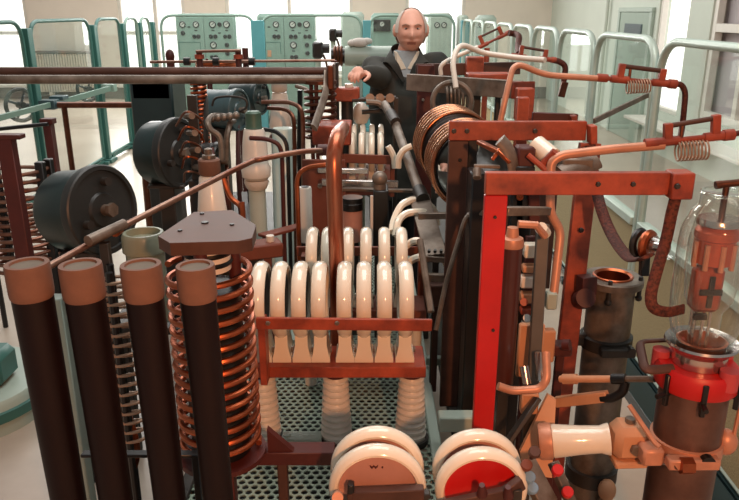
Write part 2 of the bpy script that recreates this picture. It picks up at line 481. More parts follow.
lp = [7.15, 8.88, 9.93, 10.68, 11.32]
pl = ['teal partition post beside the nearest handwheel', 'teal partition post at the far edge of the radiator panel',
      'teal partition post, third from the left handwheel', 'teal partition post, second from the back left corner', 'teal partition post at the back left corner']
for y, l in zip(lp, pl):
    t = Thing('partition_post', l, 'post', 'teal posts of the left partition')
    b = B(); w = .05 if y < 9.5 else .04
    b.span((XL-.045, y-w, .05), (XL+.045, y+w, 1.64), .006); t.add('post', b, M['teal'])
    b = B(); b.span((XL-.08, y-w-.03, 0), (XL+.08, y+w+.03, .05), .006); t.add('foot_plate', b, M['teal'])
bx = [-3.2, -1.68, -.06, 1.34]
for k, l in enumerate(['back glass partition panel in front of the first meter console', 'back glass partition panel in front of the middle of the hall, between two teal posts',
                       'back glass partition panel behind the man']):
    panel((bx[k]+.06, YB), (bx[k+1]-.06, YB), 1.73, l, M['mint'])
for x, w, l in ((-1.68, .10, 'broad teal post at the left edge of the second meter console'), (-.04, .06, 'blue teal post behind the hand of the man'), (1.44, .065, 'blue teal post at the right of the back partition')):
    t = Thing('partition_post', l, 'post', 'teal posts of the back partition')
    b = B(); b.span((x-w, YB-.05, .05), (x+w, YB+.05, 1.66), .006); t.add('post', b, M['teal_blue'])
    b = B(); b.span((x-w-.03, YB-.09, 0), (x+w+.03, YB+.09, .05), .006); t.add('foot_plate', b, M['teal_blue'])

# handwheels, shaft and stays on the left partition
t = Thing('handwheel_shaft', 'long pale mint shaft carried along the left glass partition', 'shaft')
b = B(); b.beam((XL+.16, 5.3, .955), (XL+.16, 7.08, .93), .03, .05).beam((XL+.16, 7.27, .92), (XL+.16, 8.8, .915), .03, .06); t.add('bar', b, M['shaftmint'])
b = B(); b.span((XL+.046, 7.10, .88), (XL+.2, 7.24, .97), .006).cyl((XL+.2, 7.16, .92), (XL+.3, 7.16, .92), .035, n=12).span((XL+.08, 7.27, .95), (XL+.22, 7.42, .99), .006); t.add('pivot_block', b, M['steelblue'])
b = B(); b.span((XL+.046, 8.82, .87), (XL+.2, 8.94, .96), .006); t.add('pivot_block', b, M['mint'])
def wheel(c, R, l):
    t = Thing('handwheel', l, 'handwheel', 'handwheels on the left partition')
    c = V(c); b = B(); b.ring(c, (.8, -.6, 0), R, .022, 28, 8); t.add('rim', b, M['black'])
    b = B(); u, w, x = frame((.8, -.6, 0))
    for k in range(4):
        a = k*PI/2+.5; b.tube([c, c+(u*math.cos(a)+w*math.sin(a))*R], .014, 6)
    t.add('spokes', b, M['black'])
    b = B(); b.cyl(c-x*.05, c+x*.05, .035, n=12).cyl(c, V((XL-.03, c.y+.03, c.z)), .018, n=8); t.add('hub', b, M['black'])
wheel(P(21, 105, 7.55), .16, 'black handwheel left of the nearest teal post')
wheel(P(88, 89, 9.35), .15, 'black handwheel beside the post at the end of the radiator')

# ---------------------------------------------------------------- consoles behind the enclosure
def dial(t, p, r, y, face=True):
    b = B(); b.lathe([(r, 0), (r, -.012), (r*.78, -.018), (r*.72, -.010), (0, -.010)], (p.x, y, p.z), (0, 1, 0), 18)
    q = t.add('gauge' if face else 'knob', b, M['black'])
    if face:
        b = B(); b.lathe([(0, -.0125), (r*.7, -.0125)], (p.x, y, p.z), (0, 1, 0), 16).mat(1)
        b.obox((p.x+r*.1, y-.014, p.z+r*.15), (.8, 0, .6), (0, 1, 0), (-.6, 0, .8), r*.45, .001, .004)
        t.add('dial_face', b, [M['gface'], M['black']], q)
def console(px0, px1, d, zt, label, gauges, m=None, group='meter consoles behind the glass', split=.5, extras=None, depth=.5):
    m = m or M['mint']; x0, x1 = P(px0, 40, d).x, P(px1, 40, d).x
    t = Thing('meter_console', label, 'console', group)
    b = B(); b.span((x0, d+.02, .08), (x1, d+depth, zt), .05); t.add('cabinet_body', b, m)
    b = B(); b.span((x0+.02, d+.06, 0), (x1-.02, d+depth-.03, .08), 0); t.add('plinth', b, M['tealdark'])
    xs = x0+(x1-x0)*split
    for a, c in ((x0+.03, xs-.008), (xs+.008, x1-.03)):
        if c-a < .1: continue
        b = B(); b.span((a, d, .14), (c, d+.0195, zt-.06), .006)
        t.add('door_panel', b, m)
    for gx, gy, r, f in gauges:
        dial(t, P(gx, gy, d), r, d-.0005, f)
    if extras: extras(t)
    return t
def gset(ox, full):
    g = []
    if full: g.append((ox+12.5, 24.5, .05, True)); g.append((ox+13, 33, .035, False))
    g += [(ox+26, 24.5, .05, True), (ox+24.5, 36.5, .033, False), (ox+28.5, 36.5, .033, False),
          (ox+42.5, 24.5, .055, True), (ox+49.5, 24.5, .035, False), (ox+56.5, 24.5, .055, True),
          (ox+41, 36.5, .033, False), (ox+45.5, 36.5, .033, False), (ox+55.2, 36.5, .03, False), (ox+59.5, 36.5, .033, False),
          (ox+43.5, 45, .055, True), (ox+57, 45, .035, False), (ox+57.5, 53.3, .035, False), (ox+42, 57, .03, False), (ox+46, 57, .035, False)]
    return g
def tags(ox):
    def f(t):
        b = B()
        for gx, gy in ((26, 30.5), (43, 30.5), (56.5, 30.5), (43.5, 51), (49.5, 33), (19, 27)):
            p = P(ox+gx, gy, 12); b.obox((p.x, 11.998, p.z), (1, 0, 0), (0, 1, 0), (0, 0, 1), .022, .002, .008, 0)
        t.add('name_plate', b, M['black'])
        b = B()
        for gx, gy in ((20, 48),):
            p = P(ox+gx, gy, 12)
            for dx, dz, w, h in ((0, .09, .17, .004), (-.17, 0, .004, .09), (.17, 0, .004, .09)): b.obox((p.x+dx, 11.998, p.z+dz), (1, 0, 0), (0, 1, 0), (0, 0, 1), w, .002, h, 0)
        t.add('drawer_outline', b, M['teal'])
    return f
console(176, 236, 12, 1.755, 'mint meter console with two round gauges at its upper left corner', gset(170, True), extras=tags(170), split=.475)
def ex2(t):
    tags(250)(t)
    p = P(269.5, 53.5, 12); b = B(); b.obox((p.x, 11.997, p.z), (1, 0, 0), (0, 1, 0), (0, 0, 1), .03, .003, .05, .002); t.add('paper_label', b, M['orangeboard'])
console(257, 315, 12, 1.755, 'mint meter console with a small orange paper on its left door', gset(250, False), extras=ex2, split=.47)
def ex3(t):
    p = P(382, 25.5, 12); b = B(); b.obox((p.x, 11.985, p.z), (1, 0, 0), (0, 1, 0), (0, 0, 1), .135, .015, .09, .006); q = t.add('meter_block', b, M['black'])
    dial(t, P(382, 24, 12), .05, 11.969)
    for dx in (-7, 7):
        for dy in (-3, 4): dial(t, P(382+dx, 25+dy, 12), .022, 11.969, False)
def ex4(t):
    pass
console(341, 364, 12, 1.78, 'grey green console with bare front behind the hand of the man', [(350, 42, .02, False), (346, 47, .02, False), (357, 45, .02, False)], M['mint_lt'], split=1)
console(371, 401, 12, 1.76, 'pale mint console with a black meter block near its top', [], extras=ex3, split=1)
console(428, 452, 12, 1.76, 'grey green console with two white meters just right of the man', [(437, 25, .045, True), (444, 25, .045, True)], M['mint_lt'], split=1)
console(459, 468, 12, 1.73, 'narrow grey console between the white strip and the teal post', [(463, 25, .04, True)], M['mint_lt'], split=1)
console(478, 496, 12, 1.73, 'grey green console right of the teal post, two white meters near its top', [(481, 25, .045, True), (488, 25, .045, True)], M['mint_lt'], split=1)

# ---------------------------------------------------------------- things between consoles and machine
def lamp_box(px, py, d, w, h, label, zfloor=0):
    t = Thing('motor_actuator', label, 'actuator'); p = P(px, py, d)
    b = B(); b.box(p, (w, .2, h), .02).cyl(p+V((w/2-.01, 0, h*.1)), p+V((w/2+.08, 0, h*.1)), h*.3, n=14); t.add('housing', b, M['black'])
    b = B(); b.cyl((p.x, p.y, zfloor), (p.x, p.y, p.z-h/2+.005), .035, n=10); t.add('pole', b, M['mint_lt'])
    b = B(); b.tube(cr([p+V((w/2, 0, -h*.3)), p+V((w*.8, -.02, -h*.8)), p+V((w*.9, 0, -h*1.6)), p+V((w*.6, 0, -h*2.4))]), .015, 6); t.add('cable', b, M['copperdk'])
lamp_box(318, 50, 9.5, .13, .2, 'black motor box on a pale pole at the right edge of the second console')
lamp_box(333, 35, 10.5, .10, .17, 'small black motor box on a pole against the white wall')
t = Thing('horizontal_drum', 'large pale grey drum lying behind the hand of the man', 'drum')
a, c = P(345, 56, 6.5), P(398, 56, 6.5)
b = B(); b.cyl(a, c, .085, n=24); t.add('shell', b, M['mint_lt'])
b = B()
for k in range(3): b.ring(a+(c-a)*(.03+.06*k)-V((.1, 0, 0)), (1, 0, 0), .075, .014, 24, 6)
t.add('copper_rings', b, M['copperdk'])
b = B(); b.cyl(a-V((.12, 0, 0)), a-V((.001, 0, 0)), .065, n=20); t.add('end_hub', b, M['black'])
b = B()
for x in (a.x+.12, c.x-.1): b.span((x-.03, 6.44, 0), (x+.03, 6.56, a.z-.08), .004)
t.add('stand', b, M['mint_lt'])
b = B(); p = V((P(360, 57, 6.5).x, 6.47, a.z+.115)); b.ell(p, .085, .05, .04, 14, 8).ell(p+V((.06, 0, .01)), .05, .04, .03, 12, 8).ell(p+V((-.07, 0, -.005)), .04, .04, .03, 12, 8)
one('folded_rag', 'crumpled white rag lying on the pale grey drum', 'rag', b, M['cloth'])
# ================================================================== the machine: decks and frames
DZ = .52
t = Thing('perforated_deck', 'perforated metal deck under the rows of white disc capacitors', 'platform')
x0, x1 = -.52, P(436, 430, 1.95).x
b = B(); b.span((x0+.02, 1.60, DZ-.004), (x1-.02, 3.75, DZ), 0); t.add('perforated_sheet', b, M['perf'])
b = B(); b.span((x0+.02, 1.62, DZ-.30), (x1-.02, 3.7, DZ-.28), 0); t.add('under_deck_shade', b, M['black'])  # black sheet added so the holes above look dark
b = B(); b.span((x1-.02, 1.58, DZ-.06), (x1+.015, 3.8, DZ+.012), .004); t.add('side_rail', b, M['mint_lt'], label='pale mint side rail')
b = B(); b.span((x0-.015, 1.58, DZ-.06), (x0+.02, 3.8, DZ+.012), .004); t.add('side_rail', b, M['steeldk'])
for y in (1.6, 2.3, 3.1, 3.77):
    b = B(); b.span((x0+.021, y-.02, DZ-.07), (x1-.021, y+.02, DZ-.005), .004); t.add('cross_beam', b, M['steeldk'])
for x in (x0, x1-.03):
    for y in (1.60, 3.74):
        b = B(); b.span((x, y, 0), (x+.04, y+.04, DZ-.071), .004); t.add('leg', b, M['steeldk'])

def deck(lo, hi, z, label, m, legs=True, th=.03, name='steel_platform', legh=0):
    t = Thing(name, label, 'platform')
    b = B(); b.span((lo[0], lo[1], z-th), (hi[0], hi[1], z), .004); t.add('top_plate', b, m)
    for x in (lo[0]+.03, hi[0]-.07):
        for y in (lo[1]+.03, hi[1]-.07):
            b = B(); b.span((x, y, 0), (x+.04, y+.04, z-th), .004); t.add('leg', b, M['steeldk'])
deck((-1.05, 2.62), (-.545, 4.9), .6, 'dark steel platform under the left insulators and black cans', M['steeldk'])
deck((.27, 2.05), (.50, 3.85), .50, 'dark steel platform under the right red frames', M['steeldk'])
deck((-.50, 4.5), (.85, 6.3), .35, 'low dark platform at the back of the machine', M['steeldk'])
# cross bar and white plates on the perforated deck
b = B(); b.beam(P(282, 438, 1.93), P(322, 438, 1.93), .05, .02); p = P(287, 438, 1.9); b.cyl(p+V((0, 0, .008)), p+V((0, 0, .014)), .012, n=12)
one('mounting_strip', 'pale metal strip with a dark bolt on the perforated deck', 'strip', b, M['mint_lt'])
b = B(); q = P(285, 388, 2.45).z; b.beam((-.36, 2.45, DZ+.022), (.1, 2.45, DZ+.022), .05, .04); one('deck_bar', 'rusty flat bar lying across the perforated deck behind the ribbed insulators', 'bar', b, M['steelred'])

# ---------------------------------------------------------------- four dark tubes
for k, (px, py, w, l) in enumerate([(26.5, 263, 43.5, 'leftmost of the four dark brown tubes with tan caps'), (80, 264, 42.5, 'dark brown tan-capped tube, second from the left edge'),
                                    (140.5, 264, 41, 'dark brown tan-capped tube, third from the left edge'), (195, 265, 39, 'dark brown tan-capped tube standing before the copper coil')]):
    d = 1.15; p = P(px, py, d); r = w/2*S(px, py, d)
    t = Thing('capped_tube', l, 'tube', 'dark tubes with tan caps')
    foot = V((p.x+.024, p.y, 0)); ax = p-foot; ax.normalize(); L = (p-foot).length-.062
    b = B(); b.lathe([(0, 0), (r*.78, 0), (r*.84, L*.62), (r*.93, L), (0, L)], foot, ax, 32); t.add('tube_body', b, M['bake'])
    b = B(); b.lathe([(r*.93, 0), (r*.985, .004), (r, .012), (r, .056), (r*.97, .062), (r*.76, .062), (r*.72, .056)], p-ax*.062, ax, 32); q = t.add('cap', b, M['cap'])
    b = B(); b.lathe([(0, 0), (r*.73, 0), (r*.73, .002), (0, .002)], p-ax*.006, ax, 28); t.add('cap_insert', b, M['capin'], q)
    b = B(); b.lathe([(r*.785, 0), (r*1.1, 0), (r*1.1, .03), (r*.79, .03)], foot, (0, 0, 1), 28, True); t.add('foot_ring', b, M['steeldk'])
b = B(); a, c = P(82, 454, 1.28), P(206, 454, 1.28); b.beam(a, c, .02, .008); b.span((c.x-.03, 1.275, 0), (c.x-.015, 1.285, a.z)); one('tube_crossbar', 'thin black bar passing behind the four dark tubes', 'bar', b, M['black'])

# ---------------------------------------------------------------- copper coil under the hexagon plate
t = Thing('coil_former', 'copper coil under a dull brown hexagon plate behind the dark tubes', 'coil')
d = 1.47; c = P(213, 232, d); zt = c.z
hexa = [P(x, y, 1.47) for x, y in ((0, 0),)]
def flat_poly(pts, z):
    out = []
    for x, y in pts:
        u, v = (x-369.5)/F, (250-y)/F
        k = (z-H)/(v*CT-ST); out.append(V((u*k, k*(CT+v*ST), z)))
    return out
hp = flat_poly([(158, 234), (192, 211), (235, 210), (257, 228), (246, 245), (168, 247)], zt)
hp = flat_poly([(158, 236), (194, 212), (232, 210), (256, 225), (252, 238), (238, 241), (170, 243)], zt)
b = B(); b.prism([V((p.x, p.y, p.z-.028)) for p in hp], (0, 0, .028))
for fx, fy in ((205, 223), (180, 231), (202, 214), (232, 225)):
    p = flat_poly([(fx, fy)], zt)[0]; b.mat(1).cyl(p, p+V((0, 0, .003)), .008 if fx == 205 else .005, n=10)
t.add('hexagon_plate', b, [M['steelred'], M['black']])
cx, cy = c.x-.020, 1.49
R = .089; zb = P(238, 455, 1.47).z
nt = 17
b = B(); b.helix((cx, cy, zb+.02), (0, 0, 1), R, .0074, 15.5, zt-.10-zb, 8, 36); t.add('winding', b, M['copper'])
for k in range(3):
    a = k*2*PI/3+.5; b = B(); b.cyl((cx+.06*math.cos(a), cy+.06*math.sin(a), zt-.128), (cx+.06*math.cos(a), cy+.06*math.sin(a), zt-.0285), .014, n=12); t.add('support_rod', b, M['reddk'])
b = B(); b.cyl((cx, cy, zb+.005), (cx, cy, zt-.13), .068, n=28); t.add('coil_shade_core', b, M['black'])  # black core added as the shade inside the winding
b = B(); b.lathe([(0, 0), (.05, 0), (.05, .06), (0, .06)], (cx, cy, zt-.0895), (0, 0, 1), 20)
b.mat(1)
for k in range(2): b.ring((cx, cy, zt-.05-.022*k), (0, 0, 1), .049, .006, 20, 6)
t.add('inner_spool', b, [M['porcgrey'], M['black']])
b = B(); b.lathe([(0, 0), (.105, 0), (.105, .012), (0, .012)], (cx, cy, zb-.008), (0, 0, 1), 28); t.add('base_disc', b, M['reddk'])
t2 = Thing('coil_bracket', 'dark red angle bracket carrying the copper coil', 'bracket')
b = B(); a = P(215, 462, 1.52); c2 = P(335, 462, 1.52); b.beam((cx-.02, a.y, zb-.03), (c2.x, a.y, zb-.03), .05, .036); t2.add('cross_arm', b, M['reddk'])
b = B(); p = P(262, 440, 1.5); b.prism([V((cx+.108, 1.5, zb-.012)), V((cx+.108, 1.5, zb+.05)), V((cx+.17, 1.5, zb-.012))], (0, .02, 0)); t2.add('gusset', b, M['reddk'])
b = B(); b.span((cx-.02, a.y-.02, 0), (cx+.02, a.y+.02, zb-.049), .003); t2.add('post', b, M['reddk'])
b = B(); xx = P(285, 480, 1.55).x; b.span((xx-.012, 1.505, .0), (xx+.012, 1.535, zb-.049), .003); t2.add('post', b, M['steelred'])

# second, darker coils behind the tubes
def coil(px, ytop, ybot, d, wpx, turns, m, label, r=.006, group=None, posts=True, rm=None, zbase=None, top=True, posts_m=None, name='wire_coil'):
    p, q = P(px, ytop, d), P(px, ybot, d); R = wpx/2*S(px, (ytop+ybot)/2, d)
    t = Thing(name, label, 'coil', group)
    b = B(); b.helix((p.x, d, q.z), (0, 0, 1), R, r, turns, p.z-q.z, 7, 26); t.add('winding', b, m)
    zb = q.z-.03 if zbase is None else zbase
    for k in range(3):
        a = k*2*PI/3+.3; b = B(); b.cyl((p.x+R*.85*math.cos(a), d+R*.85*math.sin(a), zb), (p.x+R*.85*math.cos(a), d+R*.85*math.sin(a), p.z+.02), .010, n=8); t.add('support_rod', b, posts_m or M['reddk'])
    if top:
        b = B(); b.lathe([(0, 0), (R*1.1, 0), (R*1.1, .015), (0, .015)], (p.x, d, p.z+.0205), (0, 0, 1), 20); t.add('top_plate', b, rm or M['steelred'])
    return t
coil(118, 275, 440, 1.75, 33, 17, M['springwire'], 'slender coil of pale wire seen between the second and third dark tubes', .005, zbase=0, posts_m=M['black'], top=False)
coil(320, 88, 140, 3.45, 30, 8, M['copperdk'], 'dark copper coil hanging under the clamp at the ends of the two long pipes', .008, zbase=.6-.0, rm=M['copperdk'])
coil(198, 82, 150, 3.6, 14, 16, M['copper'], 'narrow copper coil right of the dark teal motor box', .007, zbase=.601, posts_m=M['black'])
coil(217, 62, 70, 5.6, 40, 4, M['copper'], 'flat copper coil standing before the first meter console', .012, zbase=.0, top=False)

# ---------------------------------------------------------------- large pancake coil at the left edge
t = Thing('large_coil', 'wide dark coil of pipe at the left edge between dark red posts', 'coil')
c = P(20, 205, 2.45); R = 33*S(20, 205, 2.45)
ztop, zbot = P(20, 168, 2.45).z, P(20, 268, 2.45).z
b = B(); b.helix((c.x, 2.45, zbot), (0, 0, 1), R, .007, 13, ztop-zbot, 8, 44); t.add('winding', b, M['coppergrey'])
for a in (-.35, .1, 2.6):
    b = B(); x, y = c.x+R*math.cos(a), 2.45+R*math.sin(a); b.span((x-.014, y-.014, 0 if a < 1 else zbot-.03), (x+.014, y+.014, ztop+.03), .003); t.add('support_post', b, M['black'])
b = B(); a0 = P(6, 138, 2.12); b.beam((a0.x, 2.12, 0), a0, .035, .045, (1, 0, 0)); b.span((a0.x-.03, 2.1, a0.z-.002), (a0.x+.05, 2.14, a0.z+.012)); one('support_pillar', 'dark red upright post in front of the wide coil at the left edge', 'post', b, M['reddk'])
b = B(); a0 = P(48, 121, 4.0); b.beam((a0.x, 4.0, 0), a0, .05, .045, (1, 0, 0)); b.box(a0, (.07, .06, .03)); one('support_pillar', 'dark red upright post behind the wide coil, at the end of a thin black rod', 'post', b, M['reddk'])
b = B(); p = P(-28, 132, 3.95); b.tube([P(-30, 132, 3.95), P(48, 124, 3.95)], .011, 8).cyl((p.x, p.y, 0), p, .015, n=8); one('tie_rod', 'thin black rod running to the dark red post at the left', 'rod', b, M['black'])
b = B(); b.tube([P(58, 105, 5.2), P(142, 105, 5.2)], .022, 8).cyl((P(138, 105, 5.2).x, 5.2, 0), P(138, 86, 5.2), .03, n=8).cyl((P(64, 105, 5.2).x, 5.2, 0), P(64, 106, 5.2), .02, n=8); one('pipe_stand', 'brown pipe on two uprights left of the dark teal motor box', 'pipe', b, M['copperdk'])

# ---------------------------------------------------------------- black round cans
def can(px, py, d, hp, lp, ax, label, m=None, stand=0, lid=None):
    """round can: centre of its lid at px,py; hp picture height, lp length in metres"""
    t = Thing('round_can', label, 'drum'); m = m or M['tealdark']
    c = P(px, py, d); R = hp/2*S(px, py, d); ax = V(ax).normalized(); L = lp
    b = B(); b.lathe([(0, -L), (R*.86, -L), (R*.9, -L+.012), (R*.9, -L*.42), (R*.93, -L*.41), (R*.93, -L*.2), (R*.93, -.035), (0, -.035)], c, ax, 40); t.add('can_body', b, m)
    b = B(); b.lathe([(0, -.034), (R*.98, -.034), (R, -.028), (R, -.004), (R*.97, 0), (R*.88, 0), (R*.86, -.008), (R*.4, -.008), (R*.36, 0), (0, 0)], c, ax, 40); q = t.add('lid', b, lid or m)
    u, w, x = frame(ax)
    for k in range(3):
        a = k*2*PI/3+.6; b = B(); b.cyl(c+(u*math.cos(a)+w*math.sin(a))*R*.62, c+(u*math.cos(a)+w*math.sin(a))*R*.62+x*.02, R*.10, n=10); t.add('terminal', b, M['steeldk'], q)
    b = B(); b.cyl(c, c+x*.02, R*.13, n=12).cyl(c+x*.02, c+x*.034, R*.16, n=6); t.add('shaft', b, M['steel'])
    b = B(); mid = c-ax*L*.5; b.span((mid.x-.03, mid.y-.05, stand), (mid.x+.03, mid.y+.05, mid.z-R*.85), .004); b.span((mid.x-.07, mid.y-.06, mid.z-R*.97), (mid.x+.07, mid.y+.06, mid.z-R*.87), .004); t.add('stand', b, M['steeldk'])
    return t
can(105, 210, 2.05, 91, .165, (.87, -.42, .12), 'large black round can nearest the dark tubes, left of the diagonal rod', M['tealdark'], lid=M['lidbrown'])
can(181, 153, 2.75, 70, .135, (.9, -.36, .05), 'black round can behind the nearer one, with wires at its open end', M['tealdark'], .601, M['lidbrown'])
can(240, 110, 3.9, 42, .24, (.9, -.35, 0), 'blue grey round can left of the white porcelain columns', M['steelblue'], .601)
can(262, 98, 4.6, 34, .2, (.9, -.35, 0), 'dark blue round can behind the blue grey one', M['tealdark'], .601)
can(222, 162, 3.4, 40, .2, (.9, -.2, 0), 'black round can low behind the tan-capped porcelain cone', M['black'], .601)
# wiring at the lid of the second can
t = Thing('terminal_bracket', 'steel terminal bracket with copper leads beside the black can', 'bracket')
b = B(); b.beam(P(198, 185, 2.6), P(192, 95, 2.6), .02, .035, (1, 0, 0)).span((P(195, 180, 2.6).x-.02, 2.58, .601), (P(195, 180, 2.6).x+.02, 2.62, P(195, 180, 2.6).z)); t.add('plate', b, M['steeldk'])
for k in range(5):
    y = 118+k*14; b = B(); b.tube(cr([P(176+k*2, y+8, 2.62), P(186, y-6+k, 2.55), P(199, y, 2.58), P(204, y+10, 2.62)]), .0045, 6); t.add('lead', b, M['copper'] if k % 2 else M['coppergrey'])
b = B()
for k in range(4): b.cyl(P(186+k*3, 116+k*17, 2.6), P(192+k*3, 116+k*17, 2.52), .012, n=8)
t.add('stud', b, M['steel'])
# dark teal motor box
t = Thing('motor_box', 'dark teal square motor housing behind the black cans', 'motor')
p = P(158, 112, 4.2); b = B(); b.box((p.x, 4.25, p.z+.03), (.24, .3, .32), .01); t.add('housing', b, M['tealdark'])
b = B(); q = P(158, 91, 4.2); b.box((p.x, 4.2, q.z+.01), (.22, .2, .10), .01); t.add('terminal_cover', b, M['reddk'])
b = B(); b.span((p.x-.08, 4.15, 0), (p.x+.08, 4.35, p.z-.131), .006); t.add('pedestal', b, M['steeldk'])

# ---------------------------------------------------------------- the two long dark pipes and their clamp
for y, m, l, z in ((71.5, 'steelred', 'upper of the two long dark pipes crossing the left half', 3.5), (79.5, 'steel', 'lower of the two long dark pipes crossing the left half', 3.42)):
    b = B(); b.tube([P(-60, y, z), P(328, y, z)], .0205, 16); one('long_pipe', l, 'pipe', b, M[m], 'long dark pipes')
t = Thing('pipe_clamp', 'brown clamp block holding the right ends of the two long pipes', 'clamp')
p = P(329, 76, 3.46); b = B(); b.box(p+V((.012, 0, 0)), (.03, .2, .11), .006); t.add('block', b, M['copperdk'])
b = B(); b.tube(cr([P(327, 72, 3.42), P(326, 90, 3.35), P(322, 105, 3.2), P(314, 128, 3.0)]), .02, 10, flat=.4); t.add('strap', b, M['steel'])
b = B(); b.cyl((p.x+.02, 3.62, DZ), (p.x+.02, 3.62, p.z+.05), .02, n=10); b.box((p.x+.012, 3.59, p.z), (.03, .08, .05)); t.add('post', b, M['steeldk'])
t = Thing('pipe_trestle', 'black post holding up the two long pipes near the left edge', 'post')
x = P(100, 80, 3.46).x - 1.0; b = B(); b.span((x-.02, 3.43, 0), (x+.02, 3.49, P(0, 79.5, 3.42).z-.022), .003); t.add('upright', b, M['black'])
b = B(); b.span((x-.03, 3.40, P(0, 79.5, 3.42).z-.034), (x+.03, 3.52, P(0, 79.5, 3.42).z-.0215), .002); t.add('saddle', b, M['black'])

# ---------------------------------------------------------------- copper rods
t = Thing('diagonal_rod', 'copper rod running diagonally up from the dark tubes past the black can', 'rod')
pp = [P(46, 268, 1.62), P(118, 229, 1.85), P(240, 167, 2.25), P(262, 159, 2.3), P(300, 152, 2.35), P(328, 150, 2.4)]
b = B(); b.tube(cr(pp, 5), .0092, 12); t.add('rod', b, M['coppergrey'])
b = B(); a, c = P(88, 241, 1.73), P(124, 224, 1.85); b.tube([a, c], .0145, 12); t.add('sleeve', b, M['steel'])
b = B(); a, c = P(114, 231, 1.83), P(118, 228, 1.85); b.tube([a, c], .0175, 12); t.add('collar', b, M['copper'])
b = B(); p = P(327, 150, 2.4); b.cyl(p-V((.03, 0, 0)), p+V((.02, 0, 0)), .02, n=10); t.add('end_nut', b, M['reddk'])
b = B(); p = P(104, 238, 1.79); b.span((p.x-.012, p.y-.012, 0), (p.x+.012, p.y+.012, p.z-.012), .002); t.add('prop', b, M['steeldk'])

t = Thing('bent_copper_pipe', 'thick upright copper pipe with a bent top behind the front row of discs', 'pipe')
b = B(); b.tube(cr([P(337.5, 345, 2.06), P(337.5, 290, 2.06), P(335.5, 220, 2.06), P(334, 175, 2.06), P(334.5, 152, 2.08), P(338, 136, 2.14), P(341, 131, 2.3), P(343, 128, 2.5)], 5), .0235, 16); t.add('pipe', b, M['pipecopper'])
b = B(); p = P(337.5, 345, 2.06); b.cyl((p.x, 2.06, DZ), (p.x, 2.06, p.z), .012, n=10).cyl((p.x, 2.06, DZ), (p.x, 2.06, DZ+.02), .04, n=16); t.add('foot', b, M['steelred'])

# ---------------------------------------------------------------- disc capacitors
def disc(c, ax, R, w, t, m, face, foot=None):
    """porcelain disc: rounded rim, recessed metal faces"""
    h = w/2
    prof = [(R*.79, -h*.55), (R*.83, -h*.95), (R*.88, -h), (R*.95, -h*.8), (R, -h*.3), (R, h*.3), (R*.95, h*.8), (R*.88, h), (R*.83, h*.95), (R*.79, h*.55)]
    b = B(); b.lathe(prof, c, ax, 44, True); t.add('porcelain_rim', b, m)
    b = B(); b.lathe([(0, -h*.5), (R*.79, -h*.5), (R*.79, h*.5), (0, h*.5)], c, ax, 36); return t.add('electrode', b, face)
def row_disc(px, d, zc, R, w, label, group, zfoot, m=M['porc'], foot=True):
    x = P(px, 300, d).x if d < 2.2 else P(px, 245, d).x
    if d > 3: x = P(px, 130, d).x
    t = Thing('disc_capacitor', label, 'capacitor', group)
    disc((x, d, zc), (1, 0, 0), R, w, t, m, M['steeldk'])
    if foot:
        b = B(); zf = zc-R*.86; Y0 = d-.046
        b.prism([V((x-w*.66, Y0, zfoot)), V((x+w*.66, Y0, zfoot)), V((x+w*.66, Y0, zfoot+.016)), V((x+w*.60, Y0, zfoot+.018)), V((x+w*.44, Y0, zfoot+.055)), V((x+w*.44, Y0, zf+.02)), V((x-w*.44, Y0, zf+.02)), V((x-w*.44, Y0, zfoot+.055)), V((x-w*.60, Y0, zfoot+.018)), V((x-w*.66, Y0, zfoot+.016))], (0, .09, 0))
        t.add('foot_block', b, m)
        b = B(); b.cyl((x+w*.62, d-.02, zfoot+.03), (x+w*.62+.006, d-.02, zfoot+.03), .009, n=8); t.add('terminal_screw', b, M['steel'])
D1 = 1.95; zr = P(320, 365, D1).z
ztop1 = P(320, 263, D1).z; Rr = .112; zc1 = ztop1-Rr
ordn = ['first', 'second', 'third', 'fourth', 'fifth', 'sixth', 'seventh', 'eighth']
for k, px in enumerate((262, 281.5, 301.5, 320.5, 345, 364, 384, 405)):
    row_disc(px, D1, zc1, Rr, .0415, 'white disc capacitor, %s from the coil end of the front row' % ordn[k], 'front row of disc capacitors', zr+.032)
t = Thing('capacitor_rack', 'red brown rack with a front bar holding the front row of white discs', 'rack')
xa, xb = P(258, 366, D1).x, P(424, 366, D1).x
b = B(); b.span((xa, D1-.075, zr-.004), (xb, D1+.07, zr+.031), .003); t.add('base_rail', b, M['red'])
ya = P(257, 322, D1-.13)
b = B(); a, c = P(256, 323, D1-.14), P(432, 325, D1-.14); b.beam(a, c, .012, .034); q = t.add('front_bar', b, M['red'])
for px in (262, 331):
    b = B(); x = P(px, 330, D1-.12).x
    if px != 331: b.span((x-.01, D1-.133, zr+.004), (x+.01, D1-.076, a.z+.0), .002); t.add('bracket', b, M['red'])
    b = B(); b.bolt(P(px+6, 323, D1-.147), (0, -1, 0), .007, .006); t.add('bolt', b, M['steel'], q)
